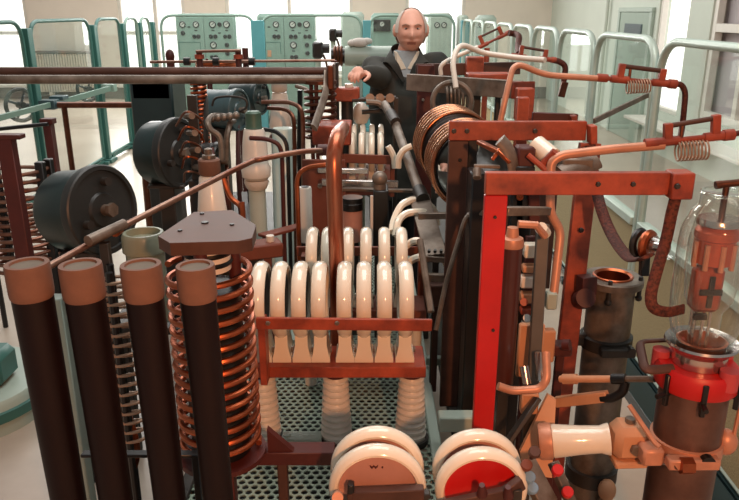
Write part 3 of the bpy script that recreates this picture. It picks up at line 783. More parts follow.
# ribbed insulators under the rack
def ribbed(px, d, z0, z1, r0, r1, label, group, m=M['porcgrey'], nr=10):
    t = Thing('ribbed_insulator', label, 'insulator', group); x = P(px, 400, d).x
    prof = [(0, 0), (r0, 0)]
    h = z1-z0-.05
    for k in range(nr):
        a = k/nr; r = r0+(r1-r0)*a; z = .022+h*a
        prof += [(r*.86, z), (r*.98, z+h/nr*.2), (r*1.0, z+h/nr*.6), (r*.92, z+h/nr*.8), (r*.86, z+h/nr)]
    prof += [(r1*.9, h+.022), (0, h+.022)]
    b = B(); b.lathe(prof, (x, d, z0), (0, 0, 1), 30); t.add('porcelain_body', b, m)
    b = B(); b.cyl((x, d, z0+h+.0225), (x, d, z1), r1*.85, n=20); t.add('top_cap', b, M['reddk'])
    b = B(); b.lathe([(r0*1.001, 0), (r0*1.15, 0), (r0*1.15, .02), (r0*1.001, .02)], (x, d, z0), (0, 0, 1), 28, True); t.add('base_ring', b, M['steeldk'])
for px, l in ((264, 'ribbed white insulator under the coil end of the front disc row'), (336, 'ribbed white insulator under the middle of the front disc row'), (411, 'ribbed white insulator under the far right end of the front disc row')):
    ribbed(px, D1, DZ+.001, zr-.005, .049, .038, l, 'ribbed insulators under the front rack')
# second row
D2 = 2.32; ztop2 = P(350, 228, D2).z; zc2 = ztop2-.105
lab2 = ['first', 'second', 'third', 'fourth', 'fifth', 'sixth']
for k, px in enumerate((313, 328, 348, 366, 384, 401)):
    row_disc(px, D2, zc2, .105, .038, 'white disc capacitor of the second row, %s from the left' % lab2[k], 'second row of disc capacitors', zc2-.165)
t = Thing('capacitor_rack', 'brown rack under the second row of white discs', 'rack')
xa, xb = P(300, 300, D2).x, P(425, 300, D2).x
b = B(); b.span((xa, D2-.07, zc2-.20), (xb, D2+.07, zc2-.166), .003); t.add('base_rail', b, M['brownrail'])
b = B(); b.beam((xa-.02, D2+.13, zc2-.02), (xb, D2+.13, zc2-.02), .012, .034)
for x in (xa+.01, xb-.01): b.span((x-.01, D2+.071, zc2-.2), (x+.01, D2+.123, zc2-.02), .002)
t.add('rear_bar', b, M['brownrail'])
for x in (xa+.03, xb-.03):
    b = B(); b.cyl((x, D2, DZ), (x, D2, zc2-.2), .022, n=14); t.add('support_post', b, M['porcgrey'])
# third and fourth rows, small
D3 = 3.3; z3 = P(365, 127, D3).z
for row, (d, tops, l) in enumerate(((3.3, (352, 361.5, 371.5, 380.5), 'third'), (3.62, (354, 363, 372, 381), 'fourth'))):
    for k, px in enumerate(tops):
        zt_ = P(px, 132 if row == 0 else 124, d).z
        row_disc(px, d, zt_-.095, .095, .028, 'small white disc of the %s row, %s from the red block' % (l, lab2[k]), 'small disc rows before the man', zt_-.24, foot=True)
t = Thing('capacitor_rack', 'dark red rack with a block at its left under the small rear discs', 'rack')
zt_ = P(352, 132, 3.3).z
b = B(); xa, xb = P(343, 150, 3.3).x, P(394, 150, 3.3).x
b.span((xa, 3.2, zt_-.275), (xb, 3.75, zt_-.241), .003); t.add('base_rail', b, M['brownrail'])
b = B(); a, c = P(340, 158, 3.17), P(394, 160, 3.17); b.beam(a, c, .012, .04); t.add('front_bar', b, M['brownrail'])
b = B(); b.span((xa, 3.1775, zt_-.275), (xa+.02, 3.21, a.z), .002).span((xb-.02, 3.1775, zt_-.275), (xb, 3.21, a.z), .002); t.add('bracket', b, M['brownrail'])
b = B(); p = P(332, 134, 3.2); b.box((p.x, 3.25, p.z), (.17, .2, .085), .005); t.add('end_block', b, M['red'])
b = B(); b.span((p.x-.03, 3.22, DZ), (p.x+.03, 3.28, p.z-.042), .003).span((xb-.06, 3.5, DZ), (xb-.02, 3.54, zt_-.275), .003); t.add('post', b, M['steeldk'])
# front disc pairs
def pair(px, py, d, label, face, R=.088):
    t = Thing('disc_capacitor_pair', label, 'capacitor', 'disc pairs at the front edge')
    c = P(px, py, d)
    b0 = disc(c, (0, 1, 0), R, .040, t, M['porc'], face)
    c2 = c+V((0, .068, 0)); disc(c2, (0, 1, 0), R, .040, t, M['porc'], M['salmon'])
    b = B(); b.cyl(c+V((0, .0101, 0)), c2-V((0, .0101, 0)), R*.5, n=20); t.add('spacer', b, M['steeldk'])
    b = B(); b.span((c.x-.02, c.y+.01, 0), (c.x+.02, c.y+.06, c.z-R-.0), .003).span((c.x-.06, c.y-.015, c.z-R-.03), (c.x+.06, c.y+.085, c.z-R-.001), .003); t.add('stand', b, M['steeldk'])
    return t, c, b0
t, c, e = pair(377.5, 487, 1.30, 'white disc pair with a salmon face at the front edge', M['salmon'], .104)
b = B()
p = c+V((-.008, -.0112, .058)); b.obox(p, (1, 0, 0), (0, 1, 0), (0, 0, 1), .008, .0008, .001, 0)
for x0_, x1_ in ((-.008, -.004), (-.004, 0), (0, .004), (.004, .008)):
    k = 1 if x0_ in (-.008, 0) else -1
    b.beam(p+V((x0_, 0, .004*k)), p+V((x1_, 0, -.004*k)), .0015, .0015, (0, 1, 0), 0)
b.cyl(p+V((.018, .001, -.001)), p+V((.018, -.001, -.001)), .002, n=8)
t.add('stamped_mark', b, M['reddk'], e)
t2 = Thing('contact_bracket', 'brown metal strap clamped across the salmon faced disc', 'bracket')
b = B(); a0, a1 = P(352, 496, 1.262), P(424, 493, 1.262); b.beam(a0, a1, .022, .03); b.beam(P(352, 492, 1.262), P(352, 502, 1.262), .02, .02, (1, 0, 0)); t2.add('strap', b, M['steelred'])
b = B(); b.box(P(351, 490, 1.262)+V((0, 0, .006)), (.014, .02, .022)); t2.add('lug', b, M['black'])
b = B(); p = P(338, 496, 1.26); b.cyl(p, p-V((0, .02, -.01)), .012, n=12); t2.add('nut', b, M['copperlt'])
b = B(); b.beam(P(330, 500, 1.262), P(430, 494, 1.262), .02, .012).span((a1.x-.01, 1.255, 0), (a1.x+.01, 1.275, a1.z), .002); t2.add('lower_strap', b, M['steeldk'])
t, c, e = pair(481, 488, 1.30, 'white disc pair with a bright red face at the front edge', M['redbright'], .099)
t2 = Thing('terminal_bracket', 'dark bracket with brown studs crossing the red faced disc', 'bracket')
b = B(); b.beam(P(440, 508, 1.255), P(505, 494, 1.255), .018, .03).beam(P(505, 494, 1.255), P(522, 482, 1.27), .018, .03); t2.add('strap', b, M['steelred'])
for x, y in ((482, 494), (508, 496)):
    b = B(); b.cyl(P(x, y, 1.25), P(x, y-9, 1.235), .012, .006, n=10); t2.add('stud', b, M['reddk'])
b = B(); b.span((P(512, 490, 1.26).x, 1.25, 0), (P(512, 490, 1.26).x+.02, 1.27, P(512, 488, 1.26).z), .002); t2.add('post', b, M['steeldk'])
t2 = Thing('terminal_board', 'small terminal board with blue and red capped screws at the bottom edge', 'terminal board')
a0 = P(545, 490, 1.32); b = B(); b.beam(P(525, 462, 1.36), P(548, 505, 1.30), .05, .02).beam(P(553, 462, 1.36), P(572, 505, 1.3), .022, .018, (0, 0, 1)); t2.add('board', b, [M['steel']])
for x, y, m in ((529, 478, 'bluecap'), (532, 489, 'bluecap'), (557, 471, 'redbright'), (567, 493, 'redbright'), (534, 453, 'steelred'), (526, 466, 'brownrail')):
    b = B(); p = P(x, y, 1.30); b.lathe([(0, -.03), (.005, -.03), (.005, 0), (.0125, 0), (.0125, .010), (.011, .012), (0, .012)], p, (0, -.6, .8), 14); t2.add('screw_cap', b, M[m])
b = B(); b.span((a0.x-.012, 1.31, 0), (a0.x+.012, 1.335, a0.z-.012), .002); t2.add('post', b, M['steeldk'])
# ================================================================== porcelain columns behind the coil
def column(label, d, segs, zfoot, px, extra=None, group='porcelain columns on the left platform'):
    """segs: (part name, [(half width px, y)...], material) top to bottom"""
    t = Thing('porcelain_column', label, 'insulator', group); x = P(px, segs[0][1][0][1], d).x
    for name, prof, m in segs:
        pts = [(hw*S(px, y, d), P(px, y, d).z if y < 900 else zfoot) for hw, y in prof]
        z0 = pts[0][1]
        b = B(); b.lathe([(0, pts[0][1])] + pts + [(0, pts[-1][1])], (x, d, 0), (0, 0, 1), 28); t.add(name, b, m)
    return t, x
t, x = column('white porcelain cone with a tan collar and a metal nut on top', 2.35,
       [('top_nut', [(2, 148), (4, 149), (4, 154), (6.5, 155), (7, 158)], M['steel']),
        ('collar', [(9.5, 158.5), (11, 160), (11, 172), (9.5, 174.5)], M['cap']),
        ('porcelain_body', [(9.5, 175), (11, 177), (15, 215), (17, 240), (18, 255)], M['porcgrey']),
        ('foot', [(22, 255.5), (22, 264), (14, 264.5), (14, 999)], M['steeldk'])], .601, 208)
t, x = column('tall two-part white porcelain column with a green cap', 2.9,
       [('cap', [(6, 111), (8, 113), (8, 126), (9, 128)], M['tealcap']),
        ('upper_porcelain', [(9.5, 128.5), (10.5, 131), (12.5, 145), (13, 164), (15, 168), (14, 176), (11, 179)], M['porcgrey']),
        ('neck', [(12, 179.5), (12.5, 182), (10, 188), (9, 189)], M['porcgrey']),
        ('lower_tube', [(8.5, 189.5), (8.5, 244), (14, 247), (14, 253), (12, 999)], M['porcmint'])], .601, 253)
t, x = column('white porcelain column with a tapered top behind the green-capped one', 3.6,
       [('top_fitting', [(3, 80), (8, 82), (8, 90), (7, 92)], M['porcgrey']),
        ('porcelain_body', [(7, 92.5), (8, 95), (11, 124), (11.5, 131), (9, 134)], M['porcgrey']),
        ('collar', [(11, 134.5), (12, 137), (11, 142)], M['cap']),
        ('lower_tube', [(10, 142.5), (11, 230), (11, 999)], M['porcmint'])], .601, 279)
t, x = column('short white porcelain cylinder with an open top left of the bent copper pipe', 2.7,
       [('tube', [(6, 187), (6.6, 188.5), (6.6, 238), (6.6, 999)], M['porcgrey']), ('base_ring', [(9, 241), (9, 248), (6.7, 249)], M['steeldk'])], DZ+.001, 305)
b = B(); b.lathe([(0, 0), (.016, 0), (.016, .001), (0, .001)], (t.parts[0]['b'].v[0].x, 2.7, P(305, 186.6, 2.7).z), (0, 0, 1), 16); t.add('bore_shade', b, M['black'])  # flat black disc on the closed top, standing in for a shaded hole
t, x = column('mint square-shouldered porcelain pillar behind the thin copper rods', 3.3,
       [('pillar', [(10, 128), (11, 130), (11, 225), (14, 230), (14, 999)], M['porcmint'])], .601, 283)
# squat mint porcelain pot left of the hexagon plate
t = Thing('porcelain_pot', 'squat mint porcelain pot under the diagonal rod', 'insulator')
p = P(143, 232, 1.98); b = B(); b.lathe([(0, -.28), (.05, -.28), (.055, -.06), (.062, -.055), (.062, -.01), (.056, 0), (.048, 0), (.046, -.02), (0, -.02)], p, (0, 0, 1), 28); t.add('pot', b, M['pot'])
b = B(); b.span((p.x-.03, p.y-.03, 0), (p.x+.03, p.y+.03, p.z-.281), .004); t.add('stand', b, M['steeldk'])
# mint base plates with rods
b = B(); b.lathe([(0, 0), (.13, 0), (.13, .02), (.05, .03), (0, .03)], (P(283, 236, 2.95).x, 2.75, DZ+.001), (0, 0, 1), 30, sx=1.0); one('round_pedestal', 'round pale metal base on the deck beside the short porcelain cylinder', 'base', b, M['mint_lt'])

# bent thin copper pipes around the columns
def wire(name, label, cat, pts, r, m, k=5, n=8, group=None, rnd=None):
    b = B(); b.tube(rounded(pts, rnd) if rnd else cr(pts, k), r, n); one(name, label, cat, b, m, group)
wire('bent_tube', 'thin copper tube bending down right of the tapered porcelain column', 'tube', [P(262, 102, 3.3), P(290, 102, 3.25), P(302, 108, 3.2), P(303, 125, 3.2), V((P(303, 245, 3.2).x, 3.2, DZ))], .010, M['coppergrey'], rnd=.08)
wire('bent_tube', 'thin copper tube bending down in front of the tapered porcelain column', 'tube', [P(268, 108, 3.15), P(286, 109, 3.1), P(294, 116, 3.05), P(294.5, 150, 3.05), V((P(295, 246, 3.05).x, 3.05, DZ))], .009, M['copperdk'], rnd=.07)
wire('bent_tube', 'dark tube arching from the green cap down behind the diagonal rod', 'tube', [P(250, 138, 2.82), P(268, 139, 2.8), P(279, 144, 2.8), P(282, 154, 2.8), V((P(283, 236, 2.8).x, 2.8, DZ))], .009, M['reddk'], rnd=.06)
wire('bent_tube', 'second dark tube arching beside the one from the green cap', 'tube', [P(262, 129, 2.95), P(276, 131, 2.92), P(286, 140, 2.9), P(288, 155, 2.9), V((P(289, 234, 2.9).x, 2.9, DZ))], .009, M['black'], rnd=.06)
wire('bent_tube', 'copper tube bending down beside the short porcelain cylinder', 'tube', [P(332, 164, 2.6), P(308, 167, 2.6), P(299, 173, 2.6), P(297, 182, 2.6), V((P(299, 250, 2.6).x, 2.6, DZ))], .009, M['copper'], rnd=.05)
wire('bent_tube', 'short copper elbow beside the white porcelain cone', 'tube', [P(222, 176, 2.5), P(230, 196, 2.48), P(240, 206, 2.46), P(243, 218, 2.45), V((P(243, 250, 2.45).x, 2.45, DZ))], .010, M['copper'])
wire('grey_hose', 'grey hose looping below the blue grey can', 'hose', [P(222, 160, 3.3), P(220, 138, 3.3), P(211, 130, 3.3), P(208, 122, 3.32), P(213, 116, 3.4), P(228, 116, 3.5)], .014, M['steel'])
wire('grey_hose', 'second grey hose rising beside the looped one', 'hose', [P(226, 160, 3.35), P(227, 138, 3.35), P(230, 124, 3.4), P(234, 121, 3.45)], .014, M['steel'])
b = B(); b.tube([P(209, 120, 3.42), P(238, 116, 3.42)], .010, 8)
for k in range(5): b.ell(P(212+k*6, 118.8-k*.8, 3.38), .018, .018, .018, 8, 6)
one('terminal_strip', 'row of pale terminals below the blue grey can', 'strip', b, M['steel'])
# red standoffs before the first console
for px, y0, l in ((199, 50, 'left'), (238, 50, 'right')):
    t = Thing('red_standoff', 'dark red standoff post at the %s end of the flat copper coil' % l, 'post', 'red standoffs before the consoles')
    p = P(px, y0, 5.3); b = B(); b.cyl((p.x, 5.3, 0), (p.x, 5.3, p.z), .022, n=10); t.add('post', b, M['reddk'])
    b = B(); b.lathe([(.0221, 0), (.034, 0), (.034, .03), (.0221, .03)], (p.x, 5.3, p.z-.06), (0, 0, 1), 12, True); t.add('collar', b, M['red'])
p = P(245, 48, 6.0); b = B(); b.cyl((p.x, 6, 0), (p.x, 6, p.z), .025, n=10).cyl((p.x, 6, p.z-.12), (p.x, 6, p.z-.08), .05, n=10); one('red_standoff', 'thin red post standing apart between the two consoles', 'post', b, M['reddk'])
p = P(170, 56, 5.6); b = B(); b.cyl((p.x, 5.6, 0), (p.x, 5.6, p.z), .03, n=10); b.ell(p, .035, .035, .05, 10, 8); one('red_standoff', 'short dark red post left of the first console', 'post', b, M['reddk'])
t = Thing('thin_rod', 'thin copper rod with black clamps crossing in front of the consoles', 'rod')
b = B(); b.tube([P(150, 62, 5.4), P(335, 60.5, 5.4)], .010, 8); t.add('rod', b, M['coppergrey'])
for px in (187, 216, 252):
    b = B(); b.cyl(P(px-3, 61.5, 5.4), P(px+3, 61.5, 5.4), .03, n=10); t.add('clamp', b, M['black'])
b = B(); p = P(335, 60.5, 5.4); b.cyl((p.x, 5.4, .351), p, .015, n=8); t.add('post', b, M['reddk'])
wire('thin_rod', 'short thin rod joining the two red standoffs', 'rod', [P(196, 51.5, 5.26), P(241, 50.5, 5.26)], .010, M['coppergrey'])
# small wiring and fittings in the crowded middle
for pts, r, m, l in [
    ([(200, 84, 3.7), (206, 96, 3.6), (206, 130, 3.5), (206, 160, 3.5)], .012, 'steeldk', 'dark upright conduit beside the narrow copper coil'),
    ([(300, 90, 3.9), (300, 118, 3.9), (299, 150, 3.9)], .014, 'black', 'black upright conduit right of the tapered porcelain column'),
    ([(296, 86, 3.6), (310, 90, 3.55), (313, 104, 3.5), (313, 150, 3.5)], .010, 'steel', 'grey conduit bending down left of the dark copper coil'),
    ([(212, 106, 3.75), (214, 98, 3.75), (226, 96, 3.75), (240, 97, 3.75), (247, 100, 3.75), (247, 108, 3.75), (240, 111, 3.75)], .006, 'steeldk', 'thin wire looped over the blue grey can'),
    ([(212, 148, 3.1), (214, 170, 3.05), (218, 178, 3.0), (226, 180, 3.0)], .009, 'reddk', 'dark red wire below the grey hoses'),
    ([(232, 100, 4.0), (238, 125, 3.9), (238, 170, 3.8)], .012, 'reddk', 'dark red conduit between the blue grey can and the green-capped column'),
    ([(226, 132, 3.5), (227, 170, 3.4), (229, 200, 3.3)], .010, 'copperdk', 'copper conduit below the grey hoses')]:
    pts = [P(*p) for p in pts]
    if 'loop' not in l: pts.append(V((pts[-1].x, pts[-1].y, .601 if pts[-1].x < -.545 else DZ if pts[-1].y < 3.75 else 0)))
    wire('conduit', l, 'conduit', pts, r, M[m], rnd=.05)
t = Thing('switch_block', 'brown block with pale terminals on the deck right of the hexagon plate', 'block')
p = P(252, 250, 2.3); b = B(); b.box(p, (.20, .08, .05), .006, .35); t.add('block', b, M['brownrail'])
for k in range(3):
    b = B(); b.cyl(p+V((-.06+.06*k, -.02+.02*k, .025)), p+V((-.06+.06*k, -.02+.02*k, .045)), .014, n=10); t.add('terminal', b, M['porcgrey'])
b = B(); b.span((p.x-.03, p.y-.03, DZ), (p.x+.03, p.y+.03, p.z-.026), .003); t.add('stand', b, M['steeldk'])
b = B(); p = P(262, 236, 2.6); b.beam(p, P(300, 226, 2.75), .05, .012); b.span((p.x, 2.6, DZ), (p.x+.03, 2.63, p.z), .002); one('connecting_strip', 'pale strip slanting from the mint column towards the short cylinder', 'strip', b, M['brownrail'])
# ================================================================== middle of the machine
t = Thing('banded_cylinder', 'salmon paper cylinder with a black band between the disc rows', 'cylinder')
p = P(352, 197, 2.75); r = 11*S(352, 197, 2.75); zb = P(352, 240, 2.75).z
b = B(); b.cyl((p.x, 2.75, zb), (p.x, 2.75, p.z-.05), r*.95, n=28); t.add('paper_body', b, M['salmon'])
b = B(); b.lathe([(0, 0), (r, 0), (r, .02), (r*1.03, .021), (r*1.03, .028), (r, .029), (r, .05), (0, .05)], (p.x, 2.75, p.z-.0499), (0, 0, 1), 28); t.add('black_band', b, M['black'])
b = B(); b.cyl((p.x, 2.75, DZ), (p.x, 2.75, zb-.001), r*.6, n=16); t.add('pedestal', b, M['steeldk'])
t = Thing('battery_case', 'black box with a white edge beside the salmon cylinder', 'case')
p = P(381, 190, 2.7); q = P(381, 250, 2.7); w = 15*S(381, 210, 2.7)
b = B(); b.span((p.x-w/2, 2.68, q.z), (p.x+w/2, 2.80, p.z), .004); t.add('case_body', b, M['black'])
b = B(); b.span((p.x-w/2-.012, 2.685, q.z), (p.x-w/2-.001, 2.695, p.z-.02), .001); t.add('white_strip', b, M['porcgrey'])
b = B(); b.cyl((p.x-.005, 2.72, p.z), (p.x-.005, 2.72, p.z+.02), .025, n=12).ell((p.x-.005, 2.72, p.z+.04), .03, .03, .03, 12, 8); t.add('top_fitting', b, M['steel'])
b = B(); b.span((p.x-w/2+.005, 2.70, DZ), (p.x+w/2-.005, 2.78, q.z-.001), .002); t.add('stand', b, M['steeldk'])
for (x0_, y0_, x1_, y1_, d, r, m, l) in [(318, 170, 368, 171, 2.95, .010, 'silver', 'upper silvery bar behind the bent copper pipe'), (322, 182, 398, 184, 2.9, .013, 'silver', 'lower silvery bar behind the bent copper pipe'),
                                       (340, 189, 420, 191, 2.95, .006, 'steel', 'thin steel bar above the salmon cylinder')]:
    b = B(); b.beam(P(x0_, y0_, d), P(x1_, y1_, d), .03, r*2); one('bus_bar', l, 'bar', b, M[m], 'bars behind the bent copper pipe')
t = Thing('insulating_sheet', 'brown fibre board standing behind the bent copper pipe', 'board')
b = B(); p, q = P(302, 160, 3.05), P(312, 200, 3.05); b.span((p.x, 3.05, DZ+.002), (P(345, 160, 3.05).x, 3.07, p.z), .002); t.add('board', b, M['brownrail'])
for y in (170, 186):
    b = B(); b.bolt(P(320, y, 3.048), (0, -1, 0), .012, .008); t.add('bolt', b, M['steel'])

# diagonal steel bus bar to the copper coil
t = Thing('steel_link', 'long worn steel bar running diagonally from the man towards the front', 'bar')
b = B(); b.tube([P(384, 104, 3.5), P(394, 120, 3.3), P(421, 196, 2.62)], .021, 12, flat=.75); t.add('rod', b, M['steel'])
for e0, e1 in ((P(391, 114, 3.36), P(396, 123, 3.24)), (P(419, 190, 2.66), P(423, 200, 2.58))):
    b = B(); b.tube([e0, e1], .026, 12); t.add('ferrule', b, M['steeldk'])
b = B(); b.beam(P(419, 196, 2.62), P(436, 256, 2.3), .075, .012, (0, -1, .5)); t.add('flat_end', b, M['steel'])
for x in (430, 436, 442):
    b = B(); b.bolt(P(x-1, 252, 2.30), (0, -.5, .8), .006, .012); t.add('bolt', b, M['steeldk'])
b = B(); b.tube(cr([P(383, 107, 3.5), P(378, 103, 3.5), P(366, 102, 3.5)]), .014, 8); t.add('lead_end', b, M['steel'])
b = B(); p = P(436, 256, 2.31); b.span((p.x-.01, 2.30, DZ), (p.x+.01, 2.33, p.z-.01), .002); t.add('prop', b, M['steeldk'])

# big copper coil, axis towards the camera
t = Thing('large_copper_coil', 'big shiny copper coil on its side in front of the man', 'coil')
c1, c2_ = P(474, 170, 2.42), P(464, 158, 2.62); c3, c4 = P(459, 151, 2.68), P(449, 141, 2.90)
Rc = 40*S(465, 160, 2.5); cx, cz = c1.x, c1.z
b = B(); b.helix(c1, c2_-c1, Rc, .0088, 5, (c2_-c1).length, 10, 52); t.add('winding', b, M['coppershine'])
b = B(); b.helix(c3, c4-c3, Rc, .0088, 5, (c4-c3).length, 10, 52); t.add('winding', b, M['coppershine'])
b = B(); b.lathe([(Rc-.018, .02), (Rc-.011, .02), (Rc-.011, (c4-c1).length-.02), (Rc-.018, (c4-c1).length-.02)], c1, c4-c1, 40, True); t.add('gap_shade_sleeve', b, M['black'])  # black sleeve added to darken the gaps between the turns
b = B(); b.beam((cx-.01, 2.45, cz-Rc-.021), (cx-.06, 2.90, cz-Rc-.021), .05, .02).span((cx-.04, 2.66, .501), (cx+.0, 2.70, cz-Rc-.031), .003); t.add('cradle', b, M['reddk'])
# pale hoses right of the second row
hs = [([P(392, 232, 2.45), P(394, 220, 2.5), P(402, 205, 2.55), P(416, 200, 2.6), P(430, 206, 2.6), P(436, 215, 2.6), P(437, 225, 2.6)], 'pale hose arching over the flat steel bar, uppermost'),
      ([P(396, 236, 2.42), P(398, 222, 2.45), P(406, 214, 2.5), P(420, 212, 2.52), P(432, 214, 2.55)], 'pale hose looping under the uppermost arch'),
      ([P(406, 246, 2.4), P(414, 241, 2.4), P(424, 242, 2.4), P(436, 246, 2.42), P(444, 254, 2.44), P(446, 264, 2.46)], 'pale hose passing below the flat steel bar'),
      ([P(404, 268, 2.36), P(412, 260, 2.36), P(422, 257, 2.36), P(436, 258, 2.36)], 'lowest pale hose beside the second disc row'),
      ([P(398, 168, 2.9), P(399, 158, 2.9), P(404, 150, 2.9), P(412, 146, 2.9)], 'short pale hose left of the diagonal steel bar'),
      ([P(388, 146, 3.0), P(391, 151, 3.0), P(394, 158, 3.0), P(395, 168, 3.0)], 'short pale hose beside the small rear discs')]
for pts, l in hs: wire('pale_hose', l, 'hose', pts, .0135, M['porc'], group='pale hoses in the machine')
# grey strips
for pts, w, h, l in [([P(418, 216, 2.4), P(468, 215, 2.4)], .02, .022, 'short grey strip above the flat steel bar'),
                     ([P(424, 258, 2.3), P(450, 260, 2.3)], .02, .020, 'short grey strip at the flat end of the steel bar'),
                     ([P(424, 277, 2.25), P(452, 278, 2.25)], .02, .026, 'tan strip below the flat end of the steel bar')]:
    b = B(); b.beam(pts[0], pts[1], w, h); one('steel_strip', l, 'strip', b, M['steel'], 'grey strips beside the dark steel upright')
b = B(); b.tube([P(420, 240, 2.25), P(431, 312, 2.06)], .011, 8); one('stay_rod', 'thin grey stay leaning beside the second disc row', 'rod', b, M['steel'])
b = B(); b.tube(rounded([P(484, 212, 2.0), P(467, 213, 2.05), P(446, 282, 2.0), P(436, 330, 1.95)], .04), .0125, 8, flat=.6); one('bent_bar', 'bent grey bar descending from the red frame post', 'bar', b, M['steel'])

# ================================================================== right side red frames
def bolts(t, pts, par, r=.008, ax=(0, -1, 0), m='steeldk'):
    for p in pts:
        b = B(); b.bolt(p, ax, r, .006); t.add('bolt', b, M[m], par)
# nearest frame
t = Thing('red_gantry', 'nearest red frame with the bright red post and long orange top bar', 'frame')
g1 = t; dF = 1.55; ztop = P(580, 172, dF).z; zl = P(580, 194, dF).z
xa, xb = P(485, 183, dF).x, P(688, 183, dF).x
b = B(); b.span((xa, dF-.012, zl), (xb-.045, dF+.012, ztop), .002); q = t.add('top_bar', b, M['red'])
bolts(t, [P(x, 184, dF-.0125) for x in (598, 633)], q, .006)
b = B(); b.span((xb-.046, dF-.03, zl-.006), (xb+.002, dF+.02, ztop+.003), .003); q = t.add('end_block', b, M['red']); bolts(t, [P(677, 186, dF-.0305)], q, .007)
b = B(); b.span((xa+.0, dF-.011, DZ), (xa+.05, dF+.011, zl-.001), .002); q = t.add('post', b, M['redbright'], label='bright red post')
bolts(t, [P(495, 217, dF-.0115), P(493, 330, dF-.0115)], q, .004)
b = B(); b.span((xa+.032, dF+.0115, DZ), (xa+.048, dF+.05, zl-.001), .002); t.add('post_flange', b, M['reddk'])
b = B(); b.span((xa-.02, dF-.05, DZ-.03), (xa+.09, dF+.08, DZ-.001), .003).span((xa, dF, 0), (xa+.05, dF+.05, DZ-.031), .003); t.add('foot', b, M['steeldk'])
# second frame
t = Thing('red_gantry', 'second red frame, its orange bar just behind the nearest one', 'frame')
d2 = 2.2; xa, xb = P(449, 130, d2).x, P(600, 133, d2).x; z1, z0 = P(520, 121, d2).z, P(520, 140, d2).z
b = B(); b.span((xa, d2-.012, z0), (xb-.045, d2+.012, z1), .002); q = t.add('top_bar', b, M['red'])
bolts(t, [P(x, 131, d2-.0125) for x in (454, 467, 535)], q, .008)
b = B(); b.beam(P(592, 125, 2.17), P(592, 143, 2.17), .045, .02, (1, 0, 0)); t.add('end_plate', b, M['red'])
b = B(); b.span((xa+.0, d2-.011, .501), (xa+.06, d2+.011, z0-.001), .002); q = t.add('post', b, M['steelred'], label='worn steel upright at its left')
bolts(t, [P(460, 160, d2-.0115), P(458, 243, d2-.0115)], q, .006, m='black')
b = B(); b.span((xa+.061, d2+.0, .501), (xa+.09, d2+.06, z0-.001), .002); t.add('post_flange', b, M['black'])
b = B(); b.beam(P(590, 143, 2.19), P(553, 470, 2.05), .03, .062, (1, 0, 0)); q = t.add('post', b, M['red'], label='red brown leg at its right')
bolts(t, [P(581, 230, 2.12), P(579, 190, 2.13)], q, .009, m='black')
b = B(); a = P(553, 470, 2.05); b.span((a.x-.03, 2.02, 0), (a.x+.03, 2.08, a.z), .003); t.add('lower_leg', b, M['reddk'])
b = B(); b.beam(P(583, 283, 2.10), P(590, 287, 2.06), .05, .06); b.cyl(P(581, 300, 2.1), P(586, 298, 2.04), .03, n=14); t.add('clamp_lug', b, M['reddk'])
# third frame and the beams before the man
t = Thing('red_gantry', 'brown beam with a red post and blocks in front of the man', 'frame')
b = B(); b.beam(P(408, 82, 3.45), P(522, 90, 3.1), .03, .075); t.add('front_beam', b, M['steel'])
b = B(); b.beam(P(416, 70, 3.75), P(520, 68, 3.75), .03, .06); t.add('rear_beam', b, M['steelred'])
b = B(); p, q = P(417, 66, 3.7), P(437, 132, 3.7); b.span((P(417, 90, 3.7).x, 3.69, .501), (P(434, 90, 3.7).x, 3.72, P(420, 65, 3.7).z), .003); q = t.add('post', b, M['reddk'])
bolts(t, [P(423, 100, 3.685), P(423, 78, 3.685)], q, .008, m='steel')
b = B(); b.box(P(474, 72, 3.7), (.085, .08, .15), .005); t.add('standing_block', b, M['red'])
b = B(); b.box(P(488, 80, 3.45), (.20, .12, .065), .005); t.add('flat_block', b, M['red'])
b = B(); p = P(470, 105, 3.5); b.span((P(466, 105, 3.5).x, 3.48, .501), (P(480, 105, 3.5).x, 3.52, P(470, 84, 3.5).z), .003); b.span((P(495, 105, 3.5).x, 3.48, .501), (P(500, 105, 3.5).x, 3.52, P(500, 86, 3.5).z), .003); t.add('rear_post', b, M['steeldk'])
b = B(); b.beam(P(522, 90, 3.1), P(524, 90, 3.08), .1, .07); p = P(526, 105, 3.0); b.box(P(524, 104, 3.0), (.07, .06, .13), .004); t.add('end_block', b, M['red'])
# fourth: rear right bar at 530-575,112-128
t = Thing('red_gantry', 'short dark red crossbar on a post just above the second frame', 'frame')
b = B(); b.beam(P(532, 119, 2.6), P(577, 121, 2.6), .02, .05); t.add('top_bar', b, M['reddk'])
b = B(); b.beam(P(573, 115, 2.58), P(573, 130, 2.58), .04, .02, (1, 0, 0)); t.add('end_block', b, M['red'])
b = B(); x = P(524, 119, 2.6).x; b.span((x-.03, 2.58, 0), (x+.012, 2.62, P(524, 97, 2.6).z), .003); t.add('post', b, M['red'])
# thin dark red posts at the back
for px, y0, l in ((488, 50, 'left'), (527, 50, 'right')):
    pass
b = B(); p = P(487, 48, 4.6); b.cyl((p.x, 4.6, .351), p, .018, n=8); one('thin_post', 'thin red upright carrying the tilted resistor', 'post', b, M['red'])

# coil stack inside the frame: small ring of wire, dark oval
b = B(); c = P(452, 102, 3.2); b.ring(c, (.2, 1, 0), .085, .012, 30, 8); b.span((c.x-.012, 3.19, c.z-.2), (c.x+.012, 3.21, c.z-.08), .002); one('wire_ring', 'grey wire ring hanging under the brown beam', 'ring', b, M['steel'])
b = B(); b.helix(P(446, 96, 3.3), (1, -.1, 0), .04, .006, 7, .12, 6, 18); one('small_spring', 'small grey spring behind the wire ring', 'spring', b, M['steel'])
